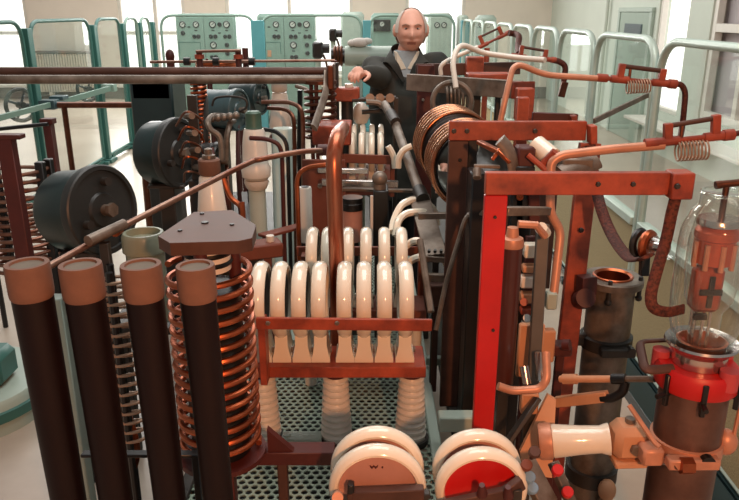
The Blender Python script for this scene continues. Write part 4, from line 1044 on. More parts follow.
# dark shunts between frames
t = Thing('knife_switch', 'dark copper knife switch between the two nearest red frames', 'switch')
b = B(); b.beam(P(479, 142, 2.0), P(499, 152, 1.9), .018, .012).beam(P(492, 160, 1.9), P(500, 149, 1.9), .008, .010).beam(P(498, 151, 1.88), P(510, 163, 1.86), .010, .010); t.add('blade', b, M['copper'])
b = B(); b.tube(cr([P(500, 140, 2.0), P(508, 150, 2.0), P(513, 165, 2.0), P(513, 180, 2.0)]), .022, 12, flat=.5); t.add('lead', b, M['steel'])
b = B(); b.box(P(524, 163, 2.03), (.05, .06, .10), .006); t.add('block', b, M['reddk'])
b = B(); b.tube([P(536, 145, 2.05), P(552, 158, 2.0)], .03, 14); t.add('fuse', b, M['porc'])
b = B(); b.tube([P(541, 168, 1.98), P(556, 152, 1.96)], .014, 10).tube([P(528, 155, 1.98), P(548, 172, 1.95)], .008, 8); t.add('contact', b, M['red'])
b = B(); p = P(524, 166, 2.0); b.span((p.x-.03, 1.99, .3), (p.x+.03, 2.03, p.z-.0), .003); t.add('post', b, M['black'])
b = B(); b.tube([P(561, 175, 2.0), P(596, 160, 2.05)], .03, 14, flat=.5).box(P(575, 165, 2.05), (.09, .07, .05), .005); t.add('grey_fuse', b, M['steel'])

# inner items behind nearest frame
t = Thing('tube_resistor', 'dark brown resistor tube with a copper top beside the bright red post', 'resistor')
d = 1.75; p, q = P(513, 246, d), P(505, 384, d); x = P(512, 240, d).x; r = 11*S(512, 240, d)
b = B(); b.cyl((x, d, q.z), (x, d, p.z), r, n=24); t.add('resistor_body', b, M['resbrown'])
b = B(); b.lathe([(r*.4, -.02), (r*1.08, 0), (r*1.1, .012), (r*1.0, .022), (r*.6, .026), (r*.5, .05), (0, .05)], (x, d, p.z), (0, 0, 1), 24); t.add('copper_cap', b, M['copperlt'])
b = B(); b.lathe([(0, -.02), (r*1.1, -.02), (r*1.1, 0), (0, 0)], (x, d, q.z-.0005), (0, 0, 1), 24); b.span((x-.015, d-.015, 0), (x+.015, d+.015, q.z-.021), .002); t.add('base', b, M['steeldk'])
t = Thing('grey_bar', 'upright dark grey bar right of the brown resistor tube', 'bar')
b = B(); b.beam(P(543, 224, 1.8), P(532, 400, 1.72), .018, .032, (1, 0, 0)); t.add('bar', b, M['midsteel'])
b = B(); b.cyl(P(545, 233, 1.79), P(541, 228, 1.76), .016, n=12); t.add('top_fitting', b, M['porc'])
b = B(); p = P(532, 400, 1.72); b.span((p.x-.012, 1.71, 0), (p.x+.012, 1.735, p.z), .002); t.add('leg', b, M['steeldk'])
b = B(); b.beam(P(505, 211, 1.58), P(548, 211, 1.7), .02, .02); g1.add('grey_link', b, M['steel'], label='short grey link')
b = B(); b.tube([P(518, 224, 1.72), P(536, 225, 1.72), P(545, 236, 1.74)], .010, 8); one('tan_link', 'thin tan link over the copper top of the resistor', 'bar', b, M['copperlt'])
wire('tan_pipe', 'pink tan pipe from the spring above, bending down inside the red frame', 'pipe', [P(664, 145, 1.95), P(612, 149, 1.95), P(562, 155, 1.95), P(551, 162, 1.95), P(550, 214, 1.93), P(561, 230, 1.93), P(553, 300, 1.88)], .0125, M['copperlt'], n=12, rnd=.03)
b = B()
for (x0_, y0_, x1_, y1_, d, w) in ((519, 170, 519, 225, 2.0, .02), (534, 176, 534, 225, 1.98, .03)): b.beam(P(x0_, y0_, d), P(x1_, y1_, d), .02, w, (1, 0, 0))
one('backing_strips', 'dark red strips behind the nearest red top bar', 'strip', b, M['reddk'])
b = B(); p = P(520, 197, 1.98); b.ring(p, (0, -1, 0), .008, .003, 14, 6); b.cyl(p, p+V((0, .03, 0)), .006, n=8); one('ring_terminal', 'small copper ring terminal below the nearest red bar', 'terminal', b, M['copper'])
# lower tray with tan boards
t = Thing('terminal_tray', 'tan copper tray with small parts below the brown resistor', 'tray')
b = B(); b.tube(rounded([P(498, 386, 1.62), P(512, 391, 1.62), P(540, 389, 1.62), P(547, 380, 1.62), P(546, 352, 1.66)], .02), .011, 10, flat=1); t.add('tray_bar', b, M['copperlt'])
b = B(); b.box(P(530, 350, 1.8), (.07, .02, .16), .004); t.add('back_board', b, M['orangeboard'])
b = B(); b.box(P(529, 402, 1.66), (.045, .03, .06), .004); t.add('lower_block', b, M['orangeboard'])
b = B(); b.cyl(P(524, 366, 1.68), P(527, 384, 1.66), .012, n=10).cyl(P(538, 352, 1.7), P(539, 380, 1.68), .009, n=8); t.add('screw', b, M['silver'])
b = B(); p = P(529, 410, 1.66); b.span((p.x-.015, 1.65, .0), (p.x+.015, 1.67, p.z-.0), .002); t.add('support', b, M['steeldk'])
b = B(); b.prism([P(520, 452, 1.6), P(548, 395, 1.66), P(556, 400, 1.66), P(552, 478, 1.56), P(524, 474, 1.56)], (0, .012, 0)); one('tan_board', 'tan board leaning behind the red faced disc pair', 'board', b, M['orangeboard'])
b = B(); b.beam(P(505, 446, 1.56), P(538, 398, 1.62), .012, .034, (0, -1, .3)); one('dark_strip', 'dark grey strip leaning in front of the tan board', 'strip', b, M['steeldk'])
b = B(); b.beam(P(438, 421, 1.9), P(482, 421, 1.9), .05, .05, ch=.004); one('grey_beam', 'pale grey beam between the deck and the bright red post', 'beam', b, M['mint_lt'])
# dark cabinet under the coil
t = Thing('dark_case', 'black equipment case low between the deck and the red post', 'case')
b = B(); a, c = P(438, 365, 2.25), P(480, 365, 2.25); b.span((a.x+.03, 2.24, .501), (c.x+.05, 2.6, P(460, 345, 2.25).z), .006); t.add('case_body', b, M['black'])
b = B(); b.span((a.x+.035, 2.23, P(460, 385, 2.25).z), (a.x+.10, 2.2395, P(460, 362, 2.25).z), .002); t.add('front_plate', b, M['steeldk'])
b = B(); b.beam(P(426, 360, 2.42), P(478, 362, 2.42), .03, .03); t.add('mint_edge', b, M['mint_lt'])
b = B(); b.tube(cr([P(461, 368, 2.22), P(470, 368, 2.2), P(476, 360, 2.2), P(478, 346, 2.2)]), .012, 8); b.box(P(472, 340, 2.22), (.05, .04, .05), .006); t.add('white_fitting', b, M['porc'])
t = Thing('black_battery', 'tall black case with terminals on top behind the bright red post', 'case')
a, c = P(472, 180, 2.0), P(487, 180, 2.0); b = B(); b.span((a.x, 2.0, .501), (c.x, 2.1, P(480, 174, 2.0).z), .004); t.add('case_body', b, M['black'])
b = B(); b.cyl(P(477, 178, 1.98), P(477, 169, 2.0), .012, n=10).beam(P(474, 166, 2.0), P(500, 167, 2.0), .012, .010); t.add('terminal', b, M['steel'])
# rusty box below strips
b = B(); b.box(P(436, 292, 2.3), (.08, .08, .08), .005); p = P(436, 300, 2.3); b.span((p.x-.01, 2.29, .501), (p.x+.01, 2.31, p.z), .002); one('rusty_block', 'rusty block below the tan strip beside the dark upright', 'block', b, M['steelred'])
t = Thing('terminal_stack', 'column of porcelain and tan blocks between the brown resistor and the grey bar', 'terminals')
b = B(); b.beam(P(531, 236, 1.92), P(524, 400, 1.86), .02, .03, (1, 0, 0)); p = P(524, 400, 1.86); b.span((p.x-.015, 1.85, .501), (p.x+.015, 1.87, p.z), .002); t.add('back_strip', b, M['reddk'])
for x, y, w, h, m in ((530, 250, .035, .04, 'porc'), (529, 268, .04, .022, 'orangeboard'), (528, 281, .045, .035, 'porcgrey'), (527, 297, .04, .03, 'orangeboard'), (526, 310, .035, .02, 'red'), (527, 326, .03, .03, 'porc'), (527, 345, .05, .06, 'orangeboard'), (525, 368, .04, .035, 'salmon'), (551, 300, .03, .05, 'mint_lt'), (547, 345, .04, .10, 'orangeboard')):
    b = B(); b.box(P(x, y, 1.88), (w, .03, h), .004); t.add('block', b, M[m])
for x, y, m in ((524, 302, 'red'), (527, 318, 'silver'), (524, 356, 'silver'), (531, 366, 'silver')):
    b = B(); b.cyl(P(x, y, 1.86), P(x, y, 1.83), .011, n=12); t.add('stud', b, M[m])
b = B(); b.span((P(486, 260, 3.3).x, 3.3, .501), (P(552, 260, 3.3).x, 3.33, P(500, 190, 3.3).z), .003); one('fibre_board', 'brown fibre board far behind the brown resistor tube', 'board', b, M['steelred'])
# ================================================================== copper rods and resistors at the upper right
wire('pale_copper_rod', 'pink copper rod rising to a peak and running right to the long resistor', 'rod', [P(500, 124, 2.45), P(505, 100, 2.45), P(514, 62, 2.5), P(545, 75, 2.5), P(606, 79, 2.5)], .0105, M['copperlt'], n=10, rnd=.04)
wire('pale_copper_rod', 'grey white rod bending over the brown beam before the man', 'rod', [P(456, 88, 3.1), P(452, 60, 3.15), P(460, 43, 3.2), P(482, 53, 3.25), P(520, 58, 3.2), P(545, 60, 3.1)], .012, M['porcgrey'], n=10, rnd=.05)
wire('pale_copper_rod', 'thin grey rod crossing behind the peak rod above the brown beam', 'rod', [P(441, 75, 3.3), P(440, 66, 3.3), P(448, 60, 3.3), P(478, 47, 3.3)], .010, M['porcgrey'], n=10, rnd=.04)
def resistor(label, pts, rod, coilbox, d, m1='copperdk', hang=None, group='spring resistors on the right', post=None):
    """pts: two picture points of the resistor body; rod: two points of its carrier rod"""
    t = Thing('spring_resistor', label, 'resistor', group)
    a, c = P(*pts[0], d), P(*pts[1], d); ra, rc = P(*rod[0], d), P(*rod[1], d)
    k = (c-a).length
    b = B(); b.tube([a, c], k*.055, 14); t.add('resistor_body', b, M['steelred'])
    b = B(); b.tube([ra, rc], .008, 10); t.add('carrier_rod', b, M['red'])
    u = (rc-ra).normalized()
    for e in (a, c):
        f = ra+u*((e-ra).dot(u)); b = B(); b.beam(e+(e-f)*.18, f, .02, .022, u); b.cyl(f-u*.03, f+u*.03, .013, n=10); t.add('bracket', b, M['red'])
    b = B(); b.cyl(rc-u*.012, rc+u*.015, .016, n=10); t.add('end_nut', b, M['red']); b = B(); b.cyl(ra-u*.02, ra+u*.015, .014, n=10); t.add('end_nut', b, M['red'])
    if coilbox:
        x0, x1, y, hh = coilbox; p, q = P(x0, y, d), P(x1, y-(x1-x0)*.06, d); R = hh*S(x0, y, d)
        b = B(); b.helix(p, q-p, R, .0026, 9, (q-p).length, 6, 22); t.add('spring', b, M['springwire'])
        b = B(); b.tube([p+(q-p)*.1+V((0, 0, R)), p+(q-p)*.1+V((0, 0, R+.05))], .005, 6); t.add('spring_lead', b, M['copperdk'])
    if hang: b = B(); b.tube(cr([P(*h) for h in hang]), .0095*d/2.4, 10); t.add('braid_lead', b, M['braid'])
    if post:
        b = B(); f = P(post[0], post[1], d); b.cyl((f.x, d, 0), f, .014, n=8); t.add('post', b, M['steeldk'])
    return t
resistor('long resistor and hanging spring in front of the vented door', ((622, 66), (663, 71)), ((603, 78), (672, 84)), (626, 650, 87, 6.5), 2.5, hang=[(674, 84, 2.5), (681, 85, 2.5), (685, 93, 2.5), (684, 110, 2.5), (682, 128, 2.5), (680, 138, 2.45)])
resistor('nearest resistor with a bright hanging spring below it', ((668, 126), (716, 118)), ((652, 143), (728, 135)), (676, 707, 151, 10), 1.95, hang=[(730, 135, 1.95), (745, 133, 1.95), (760, 140, 1.9)])
resistor('black resistor tilted upwards beside the thin red upright', ((480, 37), (499, 28)), ((478, 48), (508, 33)), None, 4.6, hang=[(509, 33, 4.5), (515, 34, 4.5), (519, 37, 4.4), (518, 46, 4.3), (519, 54, 4.1)])
resistor('small dark red resistor right of the tilted one', ((522, 47), (546, 51)), ((515, 56), (553, 60)), None, 3.9, hang=[(553, 60, 3.9), (560, 62, 3.9), (565, 67, 3.9), (564, 80, 3.9), (561, 95, 3.9)])
b = B(); b.beam(P(565, 82, 3.88), P(561, 97, 3.88), .02, .035, (1, 0, 0)); ALL[-1].add('cable_lug', b, M['copperdk'])
b = B(); b.beam(P(594, 121, 3.2), P(648, 95, 3.63), .012, .025); one('glass_stay', 'thin grey stay slanting behind the long resistor', 'rod', b, M['steel'])

# braids
def braid(label, pts, w, th):
    b = B(); b.tube(cr([P(*p) for p in pts], 6), w, 12, flat=th, up=(1, -.3, 0)); one('flexible_braid', label, 'braid', b, M['braid'], 'flexible copper braids')
braid('broad copper braid hanging from the end of the nearest red bar', [(677, 192, 1.56), (672, 212, 1.56), (666, 240, 1.55), (657, 270, 1.52), (651, 295, 1.50), (654, 308, 1.49), (668, 312, 1.49), (684, 309, 1.5)], .013, .3)
braid('long dark copper braid sagging behind the nearest red bar to the valve arm', [(590, 145, 2.12), (593, 170, 2.1), (600, 205, 2.0), (612, 235, 1.9), (628, 257, 1.75), (640, 259, 1.62), (648, 256, 1.55)], .016, .3)

# ================================================================== water jacket pipes and valve
dB = 1.52; pB = P(701, 345, dB); xB = pB.x; rB = .078
t = Thing('valve_jacket', 'rusty steel cylinder with a bright red collar under the glass valve', 'cylinder')
zt = pB.z-.045
b = B(); b.cyl((xB, dB, .0), (xB, dB, zt-.05), rB, n=40); t.add('jacket_body', b, M['jacketsteel'])
b = B(); b.lathe([(rB*.98, -.055), (rB*1.16, -.055), (rB*1.2, -.05), (rB*1.2, -.01), (rB*1.12, 0), (rB*.5, .0), (rB*.5, -.01), (rB*.98, -.01)], (xB, dB, zt), (0, 0, 1), 40, True); q = t.add('collar', b, M['redbright'], label='bright red collar')
for a in (2.65, 5.2, .4):
    b = B(); c = V((xB+rB*1.05*math.cos(a), dB+rB*1.05*math.sin(a), zt)); b.cyl(c-V((0, 0, .03)), c+V((0, 0, .016)), .021, n=16); t.add('collar_knob', b, M['knobred'], q)
for a in (3.6, 4.5, 5.6):
    b = B(); c = V((xB+rB*1.2*math.cos(a), dB+rB*1.2*math.sin(a), zt-.04)); u = V((math.cos(a), math.sin(a), 0)); b.beam(c+V((0, 0, .03)), c-V((0, 0, .05)), .012, .012, u).cyl(c-u*.01-V((0, 0, .02)), c+u*.03-V((0, 0, .02)), .006, n=8); t.add('clamp_screw', b, M['black'], q)
b = B(); c = V((xB-rB*1.15, dB+.0, zt)); b.tube(rounded([c+V((.02, -.03, -.0)), c+V((-.05, -.04, -.0)), c+V((-.035, .05, .03)), c+V((.05, .06, .03))], .02), .011, 8, flat=.5); t.add('handle', b, M['steelred'])
b = B(); b.lathe([(rB*1.001, -.02), (rB*1.08, -.018), (rB*1.08, .018), (rB*1.001, .02)], (xB, dB, P(675, 453, 1.5).z+.02), (0, 0, 1), 40, True)
zc = P(675, 453, 1.5).z+.02
b.box((xB-.02, dB-rB*1.12, zc), (.12, .03, .028), .004).box((xB-.105, dB-.05, zc+.0), (.05, .05, .045), .006).ell((xB+rB*1.1, dB-.02, zc+.012), .028, .028, .034, 14, 10)
q = t.add('clamp_band', b, M['copperlt'], label='copper coloured clamp band')
b = B(); b.cyl((xB+.01, dB-rB*1.3, zc+.006), (xB+.01, dB-rB*1.1, zc+.006), .017, n=12); t.add('clamp_bolt', b, M['black'], q)
b = B(); b.cyl((xB-.055, dB-rB*1.28, zc), (xB-.025, dB-rB*1.28, zc), .02, n=6); t.add('clamp_nut', b, M['copper'], q)
b = B(); b.tube([P(629, 405, 1.5), P(655, 443, 1.44), P(660, 447, 1.43)], .006, 8); t.add('stay_wire', b, M['copperlt'])
b = B(); b.tube([(xB+rB*1.3, dB-.03, zt-.06), (xB+rB*1.25, dB-.03, zc+.03)], .005, 6); t.add('guard_rod', b, M['copperlt'])
# glass valve
t = Thing('glass_valve', 'large glass transmitting valve with a copper anode on the red collar', 'valve')
z0 = zt+.001
b = B(); b.lathe([(.060, .0), (.062, .03), (.076, .045), (.082, .052), (.080, .058), (.072, .052), (.058, .036), (.054, .0)], (xB, dB, z0), (0, 0, 1), 40, True); t.add('flared_skirt', b, M['silver'])
b = B(); b.lathe([(.0, .02), (.048, .02), (.052, .052), (.056, .058), (.050, .06), (.044, .05), (.040, .03), (0, .03)], (xB, dB, z0), (0, 0, 1), 36); t.add('inner_ring', b, M['copper'])
zT = P(715, 192, dB).z
hg = zT-z0
b = B(); b.lathe([(.057, .037), (.070, .075), (.079, .11), (.082, .17), (.082, hg-.12), (.078, hg-.08), (.064, hg-.045), (.050, hg-.03), (.0495, hg-.004), (.046, hg), (.020, hg-.004), (0, hg-.004)], (xB, dB, z0), (0, 0, 1), 44); t.add('glass_envelope', b, M['tubeglass'])
b = B(); b.ring((xB, dB, z0+hg-.002), (0, 0, 1), .0475, .004, 40, 8); t.add('glass_rim', b, M['tubeglass'])
zA = P(712, 226, dB).z-z0; zA2 = P(712, 262, dB).z-z0
b = B(); b.lathe([(0, zA2), (.040, zA2), (.040, zA-.03), (.046, zA-.026), (.046, zA-.01), (.038, zA), (.030, zA+.004), (0, zA+.004)], (xB-.004, dB, z0), (0, 0, 1), 32); t.add('anode_cup', b, M['anode'])
b = B()
for k in range(8):
    a = k*PI/4; b.cyl((xB-.004+.041*math.cos(a), dB+.041*math.sin(a), z0+zA2-.01), (xB-.004+.041*math.cos(a), dB+.041*math.sin(a), z0+zA-.035), .006, n=8)
t.add('anode_rib', b, M['copperlt'])
zD = P(700, 310, dB).z-z0; zD2 = P(700, 266, dB).z-z0
b = B(); b.span((xB-.042, dB-.022, z0+zD), (xB+.022, dB+.022, z0+zD2), .016); t.add('grid_block', b, M['red'], label='orange red grid block')
b = B(); b.box((xB-.010, dB-.026, z0+(zD+zD2)/2), (.012, .006, .075), .001).box((xB-.01, dB-.027, z0+(zD+zD2)/2), (.05, .006, .014), .001).box((xB-.025, dB-.024, z0+zD-.006), (.03, .01, .014), .001); t.add('grid_clamp', b, M['black'])
b = B()
for k in range(7):
    a = k*2*PI/7; b.cyl((xB-.01+.02*math.cos(a), dB+.02*math.sin(a), z0+.031), (xB-.01+.02*math.cos(a), dB+.02*math.sin(a), z0+zD+.002), .0035, n=6)
t.add('pin', b, M['silver'])
b = B(); p = V((xB, dB, z0+hg-.003)); b.cyl(p-V((0, 0, zT-z0-zA-.005)), p+V((0, 0, .02)), .007, n=10); b.tube([p+V((-.015, 0, .02)), p+V((.09, -.01, .032))], .008, 10).cyl(p+V((-.024, 0, .018)), p+V((-.012, 0, .02)), .009, n=10); t.add('top_lead', b, M['copperdk'])
b = B(); b.lathe([(.034, .0), (.034, .10), (.052, .13), (.060, .20), (.060, hg-.14), (.05, hg-.08), (.03, hg-.05)], (xB, dB, z0+.032), (0, 0, 1), 36); t.add('inner_glass', b, M['tubeglass'])
b = B(); b.lathe([(0, 0), (.0465, 0), (.0465, .006), (.043, .014), (0, .014)], (xB-.004, dB, z0+zA+.005), (0, 0, 1), 30); t.add('anode_lid', b, M['silver'])
# side arm
p0 = P(690, 254, dB); p1 = P(646, 244, 1.6)
u = (p1-p0).normalized()
b = B(); b.lathe([(.024, .045), (.02, .07), (.024, .085), (.022, (p1-p0).length-.02), (.012, (p1-p0).length)], p0, u, 24); t.add('glass_side_arm', b, M['tubeglass'])
b = B(); b.cyl(p0+u*.05, p1, .012, n=12); t.add('arm_lead', b, M['silver'])
b = B(); b.ring(p1-u*.005, u, .026, .010, 24, 8); b.mat(1).ring(p1+u*.018, u, .027, .009, 24, 8).beam(p1+V((0, 0, -.02)), p1+V((.0, -.01, -.075)), .02, .02, (0, 1, 0)); t.add('arm_clamp', b, [M['copper'], M['black']])
# second jacket behind
dA = 2.15; pA = P(613, 276, dA); xA = pA.x; rA = .073
t = Thing('valve_jacket', 'empty grey steel cylinder with a flanged open top beside the beige board', 'cylinder')
b = B(); b.lathe([(0, 0), (rA, 0), (rA, pA.z-.02), (rA*.9, pA.z-.02), (rA*.9, pA.z-.2), (0, pA.z-.2)], (xA, dA, 0), (0, 0, 1), 40); t.add('jacket_body', b, M['steel'])
b = B(); b.lathe([(rA*1.001, -.05), (rA*1.05, -.028), (rA*1.3, -.024), (rA*1.3, -.004), (rA*1.24, 0), (rA*.86, 0), (rA*.86, -.019), (rA*1.001, -.019)], (xA, dA, pA.z), (0, 0, 1), 40, True); q = t.add('flange', b, M['steel'])
b = B(); b.lathe([(rA*.70, 0), (rA*.80, .006), (rA*.857, .004), (rA*.857, -.05), (rA*.7, -.05)], (xA, dA, pA.z), (0, 0, 1), 36, True); t.add('copper_liner', b, M['copper'], q)
for a in (4.3, 5.8, 3.2):
    b = B(); c = V((xA+rA*1.15*math.cos(a), dA+rA*1.15*math.sin(a), pA.z)); b.cyl(c-V((0, 0, .055)), c+V((0, 0, .012)), .007, n=8).ell(c-V((0, 0, .06)), .011, .011, .011, 10, 8); t.add('swing_bolt', b, M['steeldk'], q)
zcA = P(605, 347, 2.08).z
b = B(); b.lathe([(rA*1.001, -.03), (rA*1.14, -.026), (rA*1.14, .012), (rA*1.001, .016)], (xA, dA, zcA), (0, 0, 1), 36, True); b.box((xA+.01, dA-rA*1.2, zcA-.01), (.11, .03, .03), .004).cyl((xA+.05, dA-rA*1.45, zcA), (xA+.05, dA-rA*1.1, zcA), .012, n=8).box((xA-rA*1.25, dA, zcA), (.05, .05, .04), .005); t.add('clamp_band', b, M['steeldk'])
b = B(); b.lathe([(rA*1.001, 0), (rA*1.2, 0), (rA*1.2, .05), (rA*1.001, .05)], (xA, dA, .25), (0, 0, 1), 36, True); t.add('lower_ring', b, M['steeldk'])
b = B(); p = P(604, 490, 2.05); b.ell(p+V((.01, 0, 0)), .03, .03, .04, 16, 10); b.cyl((p.x+.01, p.y, 0), (p.x+.01, p.y, p.z-.04), .02, n=12); one('pivot_ball', 'tan rounded foot at the base of the empty steel cylinder', 'pivot', b, M['orangeboard'])
# handles pointing right
t = Thing('pull_handle', 'tan rod with a black fork end reaching towards the valve cylinder', 'handle')
b = B(); a, c = P(560, 379, 1.72), P(612, 379, 1.64); b.tube([a, c], .0095, 10).tube([P(563, 379, 1.72), P(577, 379, 1.7)], .014, 10); t.add('rod', b, M['orangeboard'])
b = B(); b.tube([P(612, 379, 1.64), P(626, 379, 1.62)], .014, 10).tube(cr([P(626, 381, 1.62), P(622, 392, 1.62), P(612, 398, 1.63), P(602, 398, 1.65)]), .012, 10); t.add('fork', b, M['black'])
b = B(); b.beam(P(556, 402, 1.74), P(608, 396, 1.64), .02, .028); t.add('lower_arm', b, M['orangeboard'])
b = B(); b.tube([P(626, 379, 1.62), P(655, 379, 1.56)], .008, 8); t.add('tip', b, M['steel'])
b = B(); b.box(P(560, 348, 1.9), (.06, .05, .035), .005).cyl(P(563, 345, 1.86), P(570, 345, 1.85), .016, n=10); p = P(560, 352, 1.9); b.span((p.x-.012, 1.89, 0), (p.x+.012, 1.91, p.z), .002); one('rusty_lug', 'rusty lug behind the red brown leg near the tan rod', 'lug', b, M['reddk'])
# horizontal insulator
t = Thing('horizontal_insulator', 'white horizontal insulator joined to the valve cylinder by a metal clamp', 'insulator')
a, c = P(552, 441, 1.56), P(609, 439, 1.54); L = (c-a).length; u = (c-a)
b = B(); b.lathe([(0, 0), (.040, 0), (.042, .004), (.036, L*.5), (.034, L*.85), (.038, L*.93), (.040, L), (0, L)], a, u, 32); t.add('porcelain_body', b, M['porc'])
b = B(); b.lathe([(0, -.032), (.043, -.032), (.046, -.026), (.046, -.002), (.043, 0), (0, 0)], a-u.normalized()*.0005, u, 28); t.add('end_collar', b, M['copperlt'])
e = P(628, 438, 1.53); b = B(); b.obox(e, u.normalized(), (0, 1, 0), (0, 0, 1), .040, .040, .044, .016).obox(e-V((0, 0, .05)), u.normalized(), (0, 1, 0), (0, 0, 1), .038, .045, .009, .004); q = t.add('clamp_head', b, M['orangeboard'])
b = B(); b.cyl(e+V((.005, -.036, -.004)), e+V((.005, -.052, -.004)), .014, n=6); t.add('clamp_screw', b, M['steel'], q)
b = B(); b.cyl(e+V((0, .0, .044)), e+V((0, 0, .056)), .012, n=8); t.add('clamp_screw', b, M['steel'], q)
b = B(); b.tube([e+V((.038, -.02, -.03)), (xB-.06, dB-rB*1.28, zc)], .010, 10); t.add('link_screw', b, M['silver'])
# metal plate / bench at the bottom right
b = B(); b.beam((XR-.09, 1.3, .03), (XR-.09, 3.55, .03), .12, .06); one('floor_plinth', 'dark green plinth along the foot of the beige board', 'plinth', b, M['tealdark'])

# ================================================================== pedestal at the lower left
t = Thing('round_pedestal', 'round mint pedestal on the floor at the lower left edge', 'pedestal')
c = V((-1.90, 3.02, 0))
b = B(); zp = .16; b.lathe([(0, 0), (.36, 0), (.36, zp-.02), (.345, zp), (0, zp)], c, (0, 0, 1), 44); t.add('disc', b, M['mint_lt'])
b = B(); b.lathe([(.3605, .06), (.372, .065), (.372, .11), (.3605, .115)], c, (0, 0, 1), 44, True); t.add('rim_band', b, M['teal'])
b = B(); b.box((c.x+.10, 3.0, zp+.08), (.26, .2, .16), .03); t.add('housing', b, M['teal'])
b = B(); b.cyl((c.x-.1, 3.15, zp), (c.x-.1, 3.15, zp+.3), .1, n=20); t.add('motor', b, M['tealdark'])
t = Thing('white_post', 'mint white square post on the floor seen between the first two dark tubes', 'post')
a = P(60, 330, 1.95); b = B(); b.span((a.x-.025, 1.93, 0), (a.x+.025, 1.98, P(60, 297, 1.95).z), .003); t.add('post', b, M['mint_lt'])
b = B(); b.span((a.x-.05, 1.90, 0), (a.x-.0255, 2.0, .5), .002); t.add('side_plate', b, M['black'])
wire('copper_pipe', 'short copper pipe curving to the floor seen between the second and third dark tubes', 'pipe', [P(124, 410, 1.8), P(131, 430, 1.78), P(135, 452, 1.75), P(130, 470, 1.75), P(120, 478, 1.75)], .016, M['copper'])
# ================================================================== the man
def solid(b, voxel, smooth=4):
    """fuse overlapping shapes into one continuous surface"""
    me = bpy.data.meshes.new('fuse'); me.from_pydata([tuple(p) for p in b.v], [], b.f); bm = bmesh.new(); bm.from_mesh(me)
    bmesh.ops.recalc_face_normals(bm, faces=bm.faces); bm.to_mesh(me); bm.free()
    o = bpy.data.objects.new('fuse', me); COL.objects.link(o)
    m = o.modifiers.new('r', 'REMESH'); m.mode = 'VOXEL'; m.voxel_size = voxel
    if smooth:
        s = o.modifiers.new('s', 'SMOOTH'); s.iterations = smooth; s.factor = .5
    bpy.context.view_layer.update()
    ev = o.evaluated_get(bpy.context.evaluated_depsgraph_get()); m2 = bpy.data.meshes.new_from_object(ev)
    out = B(); out.v = [v.co.copy() for v in m2.vertices]
    for p in m2.polygons: out.face(p.vertices)
    bpy.data.objects.remove(o); return out
def capsule(b, pts, rs, n=14, flat=1.0, up=None, k=4):
    q = cr(pts, k); N = len(q); rr = []
    for i in range(N):
        t = i/(N-1)*(len(rs)-1); j = min(int(t), len(rs)-2); rr.append(rs[j]+(rs[j+1]-rs[j])*(t-j))
    b.tube(q, rr, n, flat=flat, up=up)
    b.ell(q[0], rr[0], rr[0], rr[0], n, 8); b.ell(q[-1], rr[-1], rr[-1], rr[-1], n, 8)
def oval(b, rows, n=28):
    """stack of ovals (x,y,z,rx,ry)"""
    b0 = len(b.v)
    for x, y, z, rx, ry in rows:
        for k in range(n):
            a = 2*PI*k/n; b.v.append(V((x+rx*math.cos(a), y+ry*math.sin(a), z)))
    for i in range(len(rows)-1):
        for k in range(n): b.face((b0+i*n+k, b0+i*n+(k+1) % n, b0+(i+1)*n+(k+1) % n, b0+(i+1)*n+k))
    b.face([b0+k for k in range(n)][::-1]); b.face([b0+(len(rows)-1)*n+k for k in range(n)])

man = Thing('person', 'elderly white-haired man in a dark jacket resting his hand on the red clamp post', 'person')
MD = 4.05
hc = P(411, 30.2, MD)                      # middle of the head
mx = P(405, 70, MD).x
# joints
shR, shL = V((mx-.165, MD+.02, 1.505)), V((mx+.18, MD+.03, 1.505))
elR = P(380, 78, 3.90); wrR = P(366, 73.5, 3.74)
elL = V((mx+.27, MD+.03, 1.18)); wrL = V((mx+.22, MD-.12, .98))
# head shape
def head(b, c):
    n, m = 48, 40; b0 = len(b.v)
    for i in range(m+1):
        th = PI*i/m; z = math.cos(th)
        for k in range(n):
            a = 2*PI*k/n; x, y = math.sin(th)*math.sin(a), -math.sin(th)*math.cos(a)     # face towards -y
            fz = max(0, -y)
            zz = .112*z*(1 if z < 0 else 1.0)
            wx = .082*(1-.02*z); wy = .096
            if z < -.1: wx *= 1-.20*((-z-.1)/.9)**1.5; wy *= 1-.12*((-z-.1)/.9)
            if z > .3: wx *= 1+.02
            px_, py_ = wx*x, wy*y
            g = lambda u, v, su, sv: math.exp(-((px_-u)/su)**2-((zz-v)/sv)**2) if y < 0 else 0
            dy = 0
            dy -= .028*g(0, -.030, .013, .020) + .011*g(0, -.004, .010, .022)             # nose
            dy -= .006*g(0, .030, .045, .012)                                              # brow
            dy += .011*(g(.031, .012, .014, .010)+g(-.031, .012, .014, .010))              # eye sockets
            dy -= .006*(g(.04, -.025, .018, .016)+g(-.04, -.025, .018, .016))              # cheeks
            dy -= .007*(g(0, -.062, .022, .008)) - .004*g(0, -.067, .02, .003)             # lips
            dy -= .010*g(0, -.104, .025, .018)                                             # chin
            b.v.append(c+V((px_, py_+dy-(.010 if z < -.4 else 0)*fz, zz)))
    for i in range(m):
        for k in range(n): b.face((b0+i*n+k, b0+(i+1)*n+k, b0+(i+1)*n+(k+1) % n, b0+i*n+(k+1) % n))
body = B()
head(body, hc)
capsule(body, [hc+V((0, .03, -.06)), V((mx+.01, MD+.03, 1.57)), V((mx, MD+.03, 1.48))], [.056, .056, .075])
for s in (-1, 1):
    e = hc+V((s*.080, .012, -.002)); body.ell(e+V((s*.006, 0, 0)), .014, .022, .034, 12, 10)
